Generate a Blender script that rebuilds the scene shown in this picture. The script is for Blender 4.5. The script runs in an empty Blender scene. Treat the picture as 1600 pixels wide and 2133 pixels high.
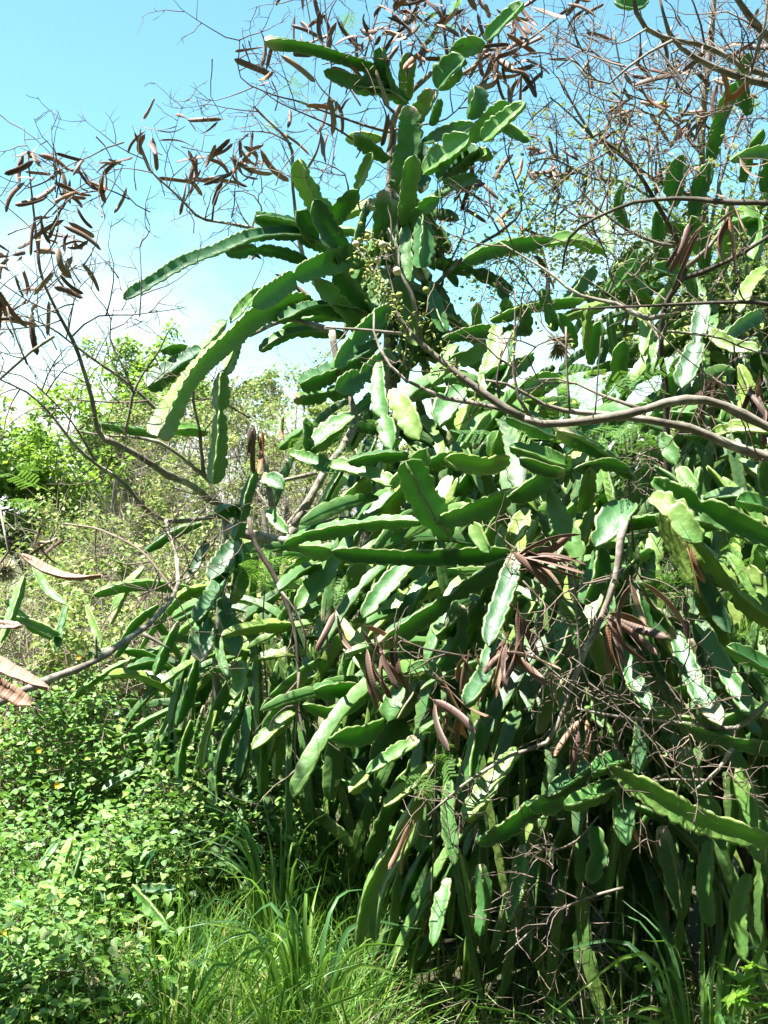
import bpy, math, random
import numpy as np
from mathutils import Vector

random.seed(7)
rng = np.random.default_rng(7)
R = math.radians
scene = bpy.context.scene
col = scene.collection

# ------------------------------------------------------------------ camera
CAM = np.array((0.0, 0.0, 1.55))
FPX, CX, CY = 2287.0, 800.0, 1066.5          # focal length and centre in photograph pixels
cam_d = bpy.data.cameras.new('camera')
cam_d.sensor_fit = 'VERTICAL'
cam_d.sensor_height = 36.0
cam_d.lens = 36.0 * FPX / 2133.0
cam_d.clip_start, cam_d.clip_end = 0.05, 2000
cam = bpy.data.objects.new('camera', cam_d)
cam.location = CAM
cam.rotation_euler = (R(90), 0, 0)
col.objects.link(cam)
scene.camera = cam

# ------------------------------------------------------------------ sky and sun
SUN_EL = R(72)
to_sun = Vector((-0.92, -0.26, 0.0)).normalized() * math.cos(SUN_EL) + Vector((0, 0, math.sin(SUN_EL)))
world = bpy.data.worlds.new('World')
scene.world = world
world.use_nodes = True
nt = world.node_tree
nt.nodes.clear()


def nd(nt, typ, **kw):
    n = nt.nodes.new(typ)
    for k, v in kw.items():
        if k.startswith('i_'):
            n.inputs[k[2:].replace('_', ' ')].default_value = v
        else:
            setattr(n, k, v)
    return n


sky = nd(nt, 'ShaderNodeTexSky', sky_type='NISHITA', sun_disc=False)
sky.sun_elevation = SUN_EL
sky.sun_rotation = math.atan2(to_sun.x, to_sun.y)
sky.altitude = 50
sky.air_density, sky.dust_density, sky.ozone_density = 1.0, 0.6, 1.6
tc = nd(nt, 'ShaderNodeTexCoord')
sep = nd(nt, 'ShaderNodeSeparateXYZ')
nt.links.new(tc.outputs['Generated'], sep.inputs[0])
cn = nd(nt, 'ShaderNodeTexNoise', i_Scale=3.2, i_Detail=7.0, i_Roughness=0.55)
mp = nd(nt, 'ShaderNodeMapping')
mp.inputs['Location'].default_value = (2.05, 0.0, 0.9)
mp.inputs['Scale'].default_value = (1.0, 1.0, 1.9)
nt.links.new(tc.outputs['Generated'], mp.inputs[0])
nt.links.new(mp.outputs[0], cn.inputs['Vector'])
el = nd(nt, 'ShaderNodeMapRange', interpolation_type='SMOOTHSTEP')      # low band of cloud all round the horizon
el.inputs['From Min'].default_value, el.inputs['From Max'].default_value = -0.02, 0.40
el.inputs['To Min'].default_value, el.inputs['To Max'].default_value = 0.33, -0.20
nt.links.new(sep.outputs['Z'], el.inputs['Value'])
ad = nd(nt, 'ShaderNodeMath', operation='ADD')
nt.links.new(cn.outputs['Fac'], ad.inputs[0])
nt.links.new(el.outputs[0], ad.inputs[1])
cm = nd(nt, 'ShaderNodeMapRange', interpolation_type='SMOOTHSTEP')
cm.inputs['From Min'].default_value, cm.inputs['From Max'].default_value = 0.46, 0.92
nt.links.new(ad.outputs[0], cm.inputs['Value'])
mixc = nd(nt, 'ShaderNodeMix', data_type='RGBA')
nt.links.new(cm.outputs[0], mixc.inputs['Factor'])
tint = nd(nt, 'ShaderNodeMix', data_type='RGBA', blend_type='MULTIPLY')
tint.inputs['Factor'].default_value = 1.0
tint.inputs[7].default_value = (0.98, 1.42, 1.22, 1)
nt.links.new(sky.outputs[0], tint.inputs[6])
nt.links.new(tint.outputs[2], mixc.inputs[6])
mixc.inputs[7].default_value = (7.0, 7.1, 7.2, 1)
bg = nd(nt, 'ShaderNodeBackground', i_Strength=0.055)
nt.links.new(mixc.outputs[2], bg.inputs[0])
wo = nd(nt, 'ShaderNodeOutputWorld')
nt.links.new(bg.outputs[0], wo.inputs[0])

sun_d = bpy.data.lights.new('sun', 'SUN')
sun_d.energy = 5.0
sun_d.angle = R(0.53)
sun_d.color = (1.0, 0.97, 0.92)
sun = bpy.data.objects.new('sun', sun_d)
sun.rotation_euler = (-to_sun).to_track_quat('-Z', 'Y').to_euler()
sun.location = (-4, -4, 9)
col.objects.link(sun)
vs = scene.view_settings
vs.view_transform = 'Standard'
vs.look = 'None'
vs.exposure = 2.12
vs.gamma = 1.0
scene.cycles.use_denoising = True
scene.cycles.max_bounces = 4
scene.cycles.diffuse_bounces = 1
scene.cycles.transmission_bounces = 4
scene.cycles.transparent_max_bounces = 6

# ------------------------------------------------------------------ helpers


def P(px, py, d):
    """pixel of the photograph + distance along the view axis -> world point"""
    return CAM + np.array(((px - CX) / FPX * d, d, -(py - CY) / FPX * d))


def mesh_data(name, verts, quads=None, tris=None, smooth=True, attr=None, uv=None):
    me = bpy.data.meshes.new(name)
    verts = np.asarray(verts, dtype=np.float32)
    me.vertices.add(len(verts))
    me.vertices.foreach_set('co', verts.ravel())
    q = np.asarray(quads, dtype=np.int32).reshape(-1, 4) if quads is not None and len(quads) else np.zeros((0, 4), np.int32)
    t = np.asarray(tris, dtype=np.int32).reshape(-1, 3) if tris is not None and len(tris) else np.zeros((0, 3), np.int32)
    idx = np.concatenate([q.ravel(), t.ravel()])
    me.loops.add(len(idx))
    me.loops.foreach_set('vertex_index', idx)
    starts = np.concatenate([np.arange(len(q)) * 4, len(q) * 4 + np.arange(len(t)) * 3]).astype(np.int32)
    me.polygons.add(len(starts))
    me.polygons.foreach_set('loop_start', starts)
    me.polygons.foreach_set('use_smooth', np.full(len(starts), bool(smooth)))
    me.update(calc_edges=True)
    if attr is not None:
        for k, v in attr.items():
            a = me.attributes.new(k, 'FLOAT', 'POINT')
            a.data.foreach_set('value', np.asarray(v, np.float32))
    return me


def obj(name, me, mat, parent=None, loc=(0, 0, 0)):
    if mat is not None and not me.materials:
        me.materials.append(mat)
    o = bpy.data.objects.new(name, me)
    o.location = loc
    if parent is not None:
        o.parent = parent
    col.objects.link(o)
    return o


def thing(name, label, cat, loc, group=None):
    o = bpy.data.objects.new(name, None)
    o.empty_display_size = 0.1
    o.location = loc
    o['label'] = label
    o['category'] = cat
    if group:
        o['group'] = group
    col.objects.link(o)
    return o


def world_part(name, verts, quads, tris, mat, parent, origin=None, smooth=True, attr=None, stuff=False):
    """a part built in world coordinates; its origin is put at `origin`, under its thing"""
    pl = np.array(parent.location) if parent is not None else np.zeros(3)
    og = np.asarray(origin if origin is not None else verts[0], dtype=float)
    me = mesh_data(name, np.asarray(verts) - og, quads, tris, smooth, attr)
    o = obj(name, me, mat, parent, og - pl)
    if stuff:
        o['kind'] = 'stuff'
    return o


def spline(pts, n):
    """Catmull-Rom through pts, n samples evenly spaced along its length"""
    p = np.asarray(pts, float)
    if len(p) == 2:
        p = np.array([p[0], (p[0] + p[1]) / 2, p[1]])
    e = np.vstack([2 * p[0] - p[1], p, 2 * p[-1] - p[-2]])
    out = []
    m = 14
    for i in range(1, len(e) - 2):
        t = np.linspace(0, 1, m, endpoint=False)[:, None]
        a, b, c, d = e[i - 1], e[i], e[i + 1], e[i + 2]
        out.append(0.5 * ((2 * b) + (-a + c) * t + (2 * a - 5 * b + 4 * c - d) * t ** 2 + (-a + 3 * b - 3 * c + d) * t ** 3))
    out.append(e[-2][None])
    q = np.vstack(out)
    s = np.concatenate([[0], np.cumsum(np.linalg.norm(np.diff(q, axis=0), axis=1))])
    u = np.linspace(0, s[-1], n)
    return np.stack([np.interp(u, s, q[:, k]) for k in range(3)], 1), s[-1]


def frames(c, n0):
    """tangent, normal, binormal by parallel transport"""
    t = np.gradient(c, axis=0)
    t /= np.linalg.norm(t, axis=1)[:, None] + 1e-9
    n = np.zeros_like(c)
    v = n0 - t[0] * np.dot(n0, t[0])
    if np.linalg.norm(v) < 1e-4:
        v = np.cross(t[0], (0.3, 0.5, 0.8))
    n[0] = v / np.linalg.norm(v)
    for i in range(1, len(c)):
        v = n[i - 1] - t[i] * np.dot(n[i - 1], t[i])
        n[i] = v / (np.linalg.norm(v) + 1e-9)
    return t, n, np.cross(t, n)


def tube_np(pts, r, sides=6, jitter=0.0):
    """tapered tube; r = radius per point. returns verts, quads"""
    c = np.asarray(pts, float)
    r = np.asarray(r, float)
    t, n, b = frames(c, np.array((0.31, 0.77, 0.55)))
    a = np.arange(sides) * 2 * math.pi / sides
    rr = r[:, None] * (1 + (rng.uniform(-jitter, jitter, (len(c), sides)) if jitter else 0))
    v = c[:, None, :] + rr[..., None] * (np.cos(a)[None, :, None] * n[:, None, :] + np.sin(a)[None, :, None] * b[:, None, :])
    k = np.arange(len(c) - 1)[:, None] * sides
    j = np.arange(sides)[None, :]
    j2 = (j + 1) % sides
    q = np.stack([k + j, k + j2, k + sides + j2, k + sides + j], -1).reshape(-1, 4)
    verts = v.reshape(-1, 3)
    caps = [[0, 0, 0, 0]]
    return verts, q


class Soup:
    """collects many small pieces of one mesh"""

    def __init__(self):
        self.v, self.q, self.t, self.n = [], [], [], 0

    def add(self, v, q=None, t=None):
        v = np.asarray(v, float)
        self.v.append(v)
        if q is not None and len(q):
            self.q.append(np.asarray(q) + self.n)
        if t is not None and len(t):
            self.t.append(np.asarray(t) + self.n)
        self.n += len(v)

    def arrays(self):
        return (np.vstack(self.v), np.vstack(self.q) if self.q else None, np.vstack(self.t) if self.t else None)


def build(soup, name, mat, parent, origin=None, smooth=True, stuff=False):
    v, q, t = soup.arrays()
    return world_part(name, v, q, t, mat, parent, origin, smooth, None, stuff)


# ------------------------------------------------------------------ materials


def base_mat(name):
    m = bpy.data.materials.new(name)
    m.use_nodes = True
    m.node_tree.nodes.clear()
    return m, m.node_tree


def ramp(nt, stops):
    r = nd(nt, 'ShaderNodeValToRGB')
    e = r.color_ramp.elements
    while len(e) < len(stops):
        e.new(0.5)
    for k, (p, c) in enumerate(stops):
        e[k].position = p
        e[k].color = (*c, 1)
    return r


def plant_mat(name, stops, rough=0.5, trans=0.3, tcol=(0.25, 0.5, 0.06), spec=0.4, by='island', noise=6.0, bump=0.0):
    """leaf-like surface: colour from a ramp per piece, part of the light let through"""
    m, nt = base_mat(name)
    L = nt.links.new
    if by == 'object':
        src = nd(nt, 'ShaderNodeObjectInfo').outputs['Random']
    else:
        src = nd(nt, 'ShaderNodeNewGeometry').outputs['Random Per Island']
    nz = nd(nt, 'ShaderNodeTexNoise', i_Scale=noise, i_Detail=4.0)
    tcn = nd(nt, 'ShaderNodeTexCoord')
    L(tcn.outputs['Object'], nz.inputs['Vector'])
    a = nd(nt, 'ShaderNodeMath', operation='MULTIPLY_ADD')
    L(nz.outputs['Fac'], a.inputs[0])
    a.inputs[1].default_value = 0.5
    a.inputs[2].default_value = -0.25
    s = nd(nt, 'ShaderNodeMath', operation='ADD', use_clamp=True)
    L(src, s.inputs[0])
    L(a.outputs[0], s.inputs[1])
    r = ramp(nt, stops)
    L(s.outputs[0], r.inputs[0])
    p = nd(nt, 'ShaderNodeBsdfPrincipled', i_Roughness=rough)
    p.inputs['Specular IOR Level'].default_value = spec
    L(r.outputs[0], p.inputs['Base Color'])
    out = nd(nt, 'ShaderNodeOutputMaterial')
    if trans > 0:
        mt = nd(nt, 'ShaderNodeMix', data_type='RGBA', blend_type='MIX')
        mt.inputs['Factor'].default_value = 0.6
        L(r.outputs[0], mt.inputs[6])
        mt.inputs[7].default_value = (*tcol, 1)
        tr = nd(nt, 'ShaderNodeBsdfTranslucent')
        L(mt.outputs[2], tr.inputs[0])
        mx = nd(nt, 'ShaderNodeMixShader')
        mx.inputs[0].default_value = trans
        L(p.outputs[0], mx.inputs[1])
        L(tr.outputs[0], mx.inputs[2])
        L(mx.outputs[0], out.inputs[0])
    else:
        L(p.outputs[0], out.inputs[0])
    return m


def cactus_mat():
    m, nt = base_mat('cactus_skin')
    L = nt.links.new
    oi = nd(nt, 'ShaderNodeObjectInfo')
    tcn = nd(nt, 'ShaderNodeTexCoord')
    nz = nd(nt, 'ShaderNodeTexNoise', i_Scale=7.0, i_Detail=5.0, i_Roughness=0.6)
    L(tcn.outputs['Object'], nz.inputs['Vector'])
    a = nd(nt, 'ShaderNodeMath', operation='MULTIPLY_ADD')
    L(nz.outputs['Fac'], a.inputs[0])
    a.inputs[1].default_value, a.inputs[2].default_value = 0.55, -0.27
    s = nd(nt, 'ShaderNodeMath', operation='ADD', use_clamp=True)
    L(oi.outputs['Random'], s.inputs[0])
    L(a.outputs[0], s.inputs[1])
    r = ramp(nt, [(0.0, (0.020, 0.080, 0.026)), (0.4, (0.048, 0.160, 0.036)), (0.75, (0.100, 0.235, 0.044)), (1.0, (0.24, 0.34, 0.06))])
    L(s.outputs[0], r.inputs[0])
    # dull bloom and corky scars
    n2 = nd(nt, 'ShaderNodeTexNoise', i_Scale=16.0, i_Detail=6.0, i_Roughness=0.7)
    L(tcn.outputs['Object'], n2.inputs['Vector'])
    sc = nd(nt, 'ShaderNodeMapRange')
    sc.inputs['From Min'].default_value, sc.inputs['From Max'].default_value = 0.61, 0.72
    L(n2.outputs['Fac'], sc.inputs['Value'])
    m1 = nd(nt, 'ShaderNodeMix', data_type='RGBA')
    L(sc.outputs[0], m1.inputs['Factor'])
    L(r.outputs[0], m1.inputs[6])
    m1.inputs[7].default_value = (0.30, 0.30, 0.19, 1)
    # horny rim and areoles
    at = nd(nt, 'ShaderNodeAttribute', attribute_name='rim')
    m2 = nd(nt, 'ShaderNodeMix', data_type='RGBA')
    L(at.outputs['Fac'], m2.inputs['Factor'])
    L(m1.outputs[2], m2.inputs[6])
    m2.inputs[7].default_value = (0.33, 0.33, 0.12, 1)
    at2 = nd(nt, 'ShaderNodeAttribute', attribute_name='areole')
    m3 = nd(nt, 'ShaderNodeMix', data_type='RGBA')
    L(at2.outputs['Fac'], m3.inputs['Factor'])
    L(m2.outputs[2], m3.inputs[6])
    m3.inputs[7].default_value = (0.14, 0.085, 0.04, 1)
    at3 = nd(nt, 'ShaderNodeAttribute', attribute_name='dry')
    m4 = nd(nt, 'ShaderNodeMix', data_type='RGBA')
    L(at3.outputs['Fac'], m4.inputs['Factor'])
    L(m3.outputs[2], m4.inputs[6])
    m4.inputs[7].default_value = (0.36, 0.31, 0.20, 1)
    p = nd(nt, 'ShaderNodeBsdfPrincipled', i_Roughness=0.42)
    p.inputs['Specular IOR Level'].default_value = 0.55
    p.inputs['Coat Weight'].default_value = 0.20
    p.inputs['Coat Roughness'].default_value = 0.40
    L(m4.outputs[2], p.inputs['Base Color'])
    rr = nd(nt, 'ShaderNodeMapRange')
    rr.inputs['To Min'].default_value, rr.inputs['To Max'].default_value = 0.32, 0.68
    L(n2.outputs['Fac'], rr.inputs['Value'])
    L(rr.outputs[0], p.inputs['Roughness'])
    n3 = nd(nt, 'ShaderNodeTexNoise', i_Scale=55.0, i_Detail=4.0)
    L(tcn.outputs['Object'], n3.inputs['Vector'])
    bp = nd(nt, 'ShaderNodeBump', i_Strength=0.45, i_Distance=0.005)
    L(n3.outputs['Fac'], bp.inputs['Height'])
    L(bp.outputs[0], p.inputs['Normal'])
    tr = nd(nt, 'ShaderNodeBsdfTranslucent')
    tr.inputs[0].default_value = (0.24, 0.62, 0.05, 1)
    mx = nd(nt, 'ShaderNodeMixShader')
    mx.inputs[0].default_value = 0.22
    L(p.outputs[0], mx.inputs[1])
    L(tr.outputs[0], mx.inputs[2])
    out = nd(nt, 'ShaderNodeOutputMaterial')
    L(mx.outputs[0], out.inputs[0])
    return m


def bark_mat(name, c0, c1, c2, scale=30.0):
    m, nt = base_mat(name)
    L = nt.links.new
    tcn = nd(nt, 'ShaderNodeTexCoord')
    nz = nd(nt, 'ShaderNodeTexNoise', i_Scale=scale, i_Detail=8.0, i_Roughness=0.7)
    L(tcn.outputs['Object'], nz.inputs['Vector'])
    n2 = nd(nt, 'ShaderNodeTexNoise', i_Scale=scale * 0.25, i_Detail=3.0)
    L(tcn.outputs['Object'], n2.inputs['Vector'])
    r = ramp(nt, [(0.3, c0), (0.55, c1), (0.72, c2)])
    s = nd(nt, 'ShaderNodeMath', operation='MULTIPLY_ADD')
    L(n2.outputs['Fac'], s.inputs[0])
    s.inputs[1].default_value = 0.6
    s2 = nd(nt, 'ShaderNodeMath', operation='MULTIPLY')
    L(nz.outputs['Fac'], s2.inputs[0])
    s2.inputs[1].default_value = 0.45
    L(s2.outputs[0], s.inputs[2])
    L(s.outputs[0], r.inputs[0])
    p = nd(nt, 'ShaderNodeBsdfPrincipled', i_Roughness=0.85)
    p.inputs['Specular IOR Level'].default_value = 0.2
    L(r.outputs[0], p.inputs['Base Color'])
    bp = nd(nt, 'ShaderNodeBump', i_Strength=0.6, i_Distance=0.004)
    L(nz.outputs['Fac'], bp.inputs['Height'])
    L(bp.outputs[0], p.inputs['Normal'])
    out = nd(nt, 'ShaderNodeOutputMaterial')
    L(p.outputs[0], out.inputs[0])
    return m


def pod_mat(name='seed_pod', stops=None, bands=0.14, rim=(0.38, 0.24, 0.13)):
    m, nt = base_mat(name)
    L = nt.links.new
    oi = nd(nt, 'ShaderNodeObjectInfo')
    r = ramp(nt, stops or [(0.0, (0.045, 0.026, 0.028)), (0.4, (0.100, 0.052, 0.048)), (0.68, (0.19, 0.105, 0.085)), (0.86, (0.36, 0.24, 0.17)), (1.0, (0.34, 0.11, 0.035))])
    L(oi.outputs['Random'], r.inputs[0])
    at = nd(nt, 'ShaderNodeAttribute', attribute_name='along')
    w = nd(nt, 'ShaderNodeMath', operation='SINE')
    ml = nd(nt, 'ShaderNodeMath', operation='MULTIPLY')
    L(at.outputs['Fac'], ml.inputs[0])
    ml.inputs[1].default_value = 118.0
    L(ml.outputs[0], w.inputs[0])
    ed = nd(nt, 'ShaderNodeAttribute', attribute_name='edge')
    mr = nd(nt, 'ShaderNodeMapRange')
    mr.inputs['From Min'].default_value, mr.inputs['From Max'].default_value = -0.2, 0.9
    mr.inputs['To Max'].default_value = bands
    L(w.outputs[0], mr.inputs['Value'])
    iv = nd(nt, 'ShaderNodeMath', operation='SUBTRACT')
    iv.inputs[0].default_value = 1.0
    L(ed.outputs['Fac'], iv.inputs[1])
    mm = nd(nt, 'ShaderNodeMath', operation='MULTIPLY')
    L(mr.outputs[0], mm.inputs[0])
    L(iv.outputs[0], mm.inputs[1])
    mx = nd(nt, 'ShaderNodeMix', data_type='RGBA', blend_type='MULTIPLY')
    L(mm.outputs[0], mx.inputs['Factor'])
    L(r.outputs[0], mx.inputs[6])
    mx.inputs[7].default_value = (0.35, 0.3, 0.3, 1)
    me_ = nd(nt, 'ShaderNodeMath', operation='MULTIPLY')
    L(ed.outputs['Fac'], me_.inputs[0])
    me_.inputs[1].default_value = 0.35
    m2 = nd(nt, 'ShaderNodeMix', data_type='RGBA')
    L(me_.outputs[0], m2.inputs['Factor'])
    L(mx.outputs[2], m2.inputs[6])
    m2.inputs[7].default_value = (*rim, 1)
    p = nd(nt, 'ShaderNodeBsdfPrincipled', i_Roughness=0.58)
    p.inputs['Specular IOR Level'].default_value = 0.5
    L(m2.outputs[2], p.inputs['Base Color'])
    bp = nd(nt, 'ShaderNodeBump', i_Strength=0.12, i_Distance=0.001)
    L(w.outputs[0], bp.inputs['Height'])
    L(bp.outputs[0], p.inputs['Normal'])
    tr = nd(nt, 'ShaderNodeBsdfTranslucent')
    tr.inputs[0].default_value = (0.34, 0.11, 0.05, 1)
    ms = nd(nt, 'ShaderNodeMixShader')
    ms.inputs[0].default_value = 0.10
    L(p.outputs[0], ms.inputs[1])
    L(tr.outputs[0], ms.inputs[2])
    out = nd(nt, 'ShaderNodeOutputMaterial')
    L(ms.outputs[0], out.inputs[0])
    return m


def ground_mat():
    m, nt = base_mat('litter_soil')
    L = nt.links.new
    tcn = nd(nt, 'ShaderNodeTexCoord')
    n1 = nd(nt, 'ShaderNodeTexNoise', i_Scale=1.3, i_Detail=6.0)
    n2 = nd(nt, 'ShaderNodeTexNoise', i_Scale=40.0, i_Detail=8.0, i_Roughness=0.7)
    L(tcn.outputs['Object'], n1.inputs['Vector'])
    L(tcn.outputs['Object'], n2.inputs['Vector'])
    r1 = ramp(nt, [(0.35, (0.05, 0.075, 0.02)), (0.6, (0.11, 0.10, 0.045)), (0.8, (0.17, 0.14, 0.08))])
    r2 = ramp(nt, [(0.3, (0.35, 0.35, 0.35)), (0.7, (1, 1, 1))])
    L(n1.outputs['Fac'], r1.inputs[0])
    L(n2.outputs['Fac'], r2.inputs[0])
    mx = nd(nt, 'ShaderNodeMix', data_type='RGBA', blend_type='MULTIPLY')
    mx.inputs['Factor'].default_value = 1.0
    L(r1.outputs[0], mx.inputs[6])
    L(r2.outputs[0], mx.inputs[7])
    p = nd(nt, 'ShaderNodeBsdfPrincipled', i_Roughness=0.95)
    L(mx.outputs[2], p.inputs['Base Color'])
    bp = nd(nt, 'ShaderNodeBump', i_Strength=0.8, i_Distance=0.03)
    L(n2.outputs['Fac'], bp.inputs['Height'])
    L(bp.outputs[0], p.inputs['Normal'])
    out = nd(nt, 'ShaderNodeOutputMaterial')
    L(p.outputs[0], out.inputs[0])
    return m


M_CACTUS = cactus_mat()
M_POD = pod_mat()
M_BARK = bark_mat('grey_bark', (0.075, 0.062, 0.048), (0.23, 0.20, 0.16), (0.50, 0.47, 0.40), 42)
M_DARKBARK = bark_mat('dark_bark', (0.035, 0.028, 0.022), (0.08, 0.065, 0.05), (0.15, 0.13, 0.11))
M_TWIG = bark_mat('twig_bark', (0.07, 0.052, 0.042), (0.17, 0.13, 0.10), (0.30, 0.24, 0.19), 12)
M_STRAW = plant_mat('dry_straw', [(0.0, (0.20, 0.16, 0.11)), (0.6, (0.34, 0.29, 0.21)), (1.0, (0.48, 0.43, 0.33))], 0.8, 0.15, (0.4, 0.3, 0.12))
M_SHRUB = plant_mat('shrub_leaf', [(0.0, (0.05, 0.13, 0.025)), (0.45, (0.11, 0.23, 0.045)), (0.85, (0.18, 0.32, 0.06)), (1.0, (0.32, 0.36, 0.10))], 0.55, 0.30, (0.25, 0.5, 0.06), 0.5)
M_SHRUBOBJ = plant_mat('shrub_leaf_single', [(0.0, (0.05, 0.13, 0.03)), (0.5, (0.10, 0.23, 0.05)), (1.0, (0.20, 0.33, 0.08))], 0.42, 0.28, (0.25, 0.5, 0.06), 0.5, by='object')
M_TREE = plant_mat('tree_leaf', [(0.0, (0.06, 0.14, 0.03)), (0.5, (0.15, 0.27, 0.05)), (1.0, (0.30, 0.38, 0.09))], 0.42, 0.45, (0.35, 0.55, 0.05))
M_PALE = plant_mat('pale_scrub_leaf', [(0.0, (0.09, 0.18, 0.035)), (0.55, (0.19, 0.29, 0.06)), (1.0, (0.40, 0.39, 0.16))], 0.6, 0.3, (0.4, 0.45, 0.1))
M_GRASS = plant_mat('grass_blade', [(0.0, (0.035, 0.11, 0.02)), (0.5, (0.085, 0.21, 0.03)), (0.88, (0.17, 0.30, 0.045)), (1.0, (0.36, 0.32, 0.14))], 0.5, 0.38, (0.35, 0.6, 0.05))
M_BLADE = plant_mat('broad_grass_blade', [(0.0, (0.04, 0.11, 0.04)), (0.5, (0.07, 0.18, 0.05)), (1.0, (0.18, 0.30, 0.05))], 0.45, 0.35, (0.3, 0.6, 0.05), by='object')
M_FERNY = plant_mat('feathery_leaflet', [(0.0, (0.05, 0.14, 0.03)), (0.6, (0.12, 0.26, 0.05)), (1.0, (0.22, 0.36, 0.08))], 0.5, 0.35, (0.3, 0.6, 0.06), by='object')
M_BUD = plant_mat('green_bud', [(0.0, (0.16, 0.24, 0.04)), (0.6, (0.30, 0.36, 0.07)), (1.0, (0.46, 0.44, 0.14))], 0.6, 0.15, (0.4, 0.5, 0.08))
M_CREAM = plant_mat('cream_flower', [(0.0, (0.55, 0.50, 0.30)), (1.0, (0.75, 0.70, 0.50))], 0.7, 0.2, (0.7, 0.65, 0.4))
M_YELLOW = plant_mat('orange_flower', [(0.0, (0.70, 0.36, 0.02)), (1.0, (0.80, 0.52, 0.04))], 0.6, 0.2, (0.8, 0.45, 0.03))
M_DRYFLOWER = plant_mat('withered_flower', [(0.0, (0.09, 0.06, 0.03)), (0.6, (0.17, 0.125, 0.06)), (1.0, (0.30, 0.25, 0.10))], 0.8, 0.1, (0.4, 0.3, 0.1))

# ------------------------------------------------------------------ ground


def hgt(x, y):
    return 0.05 * np.sin(x * 1.7 + 0.5) * np.cos(y * 1.3) + 0.03 * np.sin(x * 4.1 + y * 3.3)


def build_ground():
    near = np.linspace(-6, 6, 81)
    xs = np.concatenate([[-400, -120, -50, -20, -10], near, [10, 20, 50, 120, 400]])
    ys = np.concatenate([[-200, -40, -10], np.linspace(-2, 14, 81), [20, 40, 90, 200, 600]])
    X, Y = np.meshgrid(xs, ys)
    Z = hgt(X, Y) * np.exp(-np.maximum(0, np.hypot(X, Y - 5) - 10) / 10)
    v = np.stack([X, Y, Z], -1).reshape(-1, 3)
    nx = len(xs)
    i = np.arange(len(ys) - 1)[:, None] * nx + np.arange(nx - 1)[None, :]
    q = np.stack([i, i + 1, i + nx + 1, i + nx], -1).reshape(-1, 4)
    o = obj('ground', mesh_data('ground', v, q), ground_mat())
    o['kind'] = 'structure'


build_ground()

# ------------------------------------------------------------------ cactus stems


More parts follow.
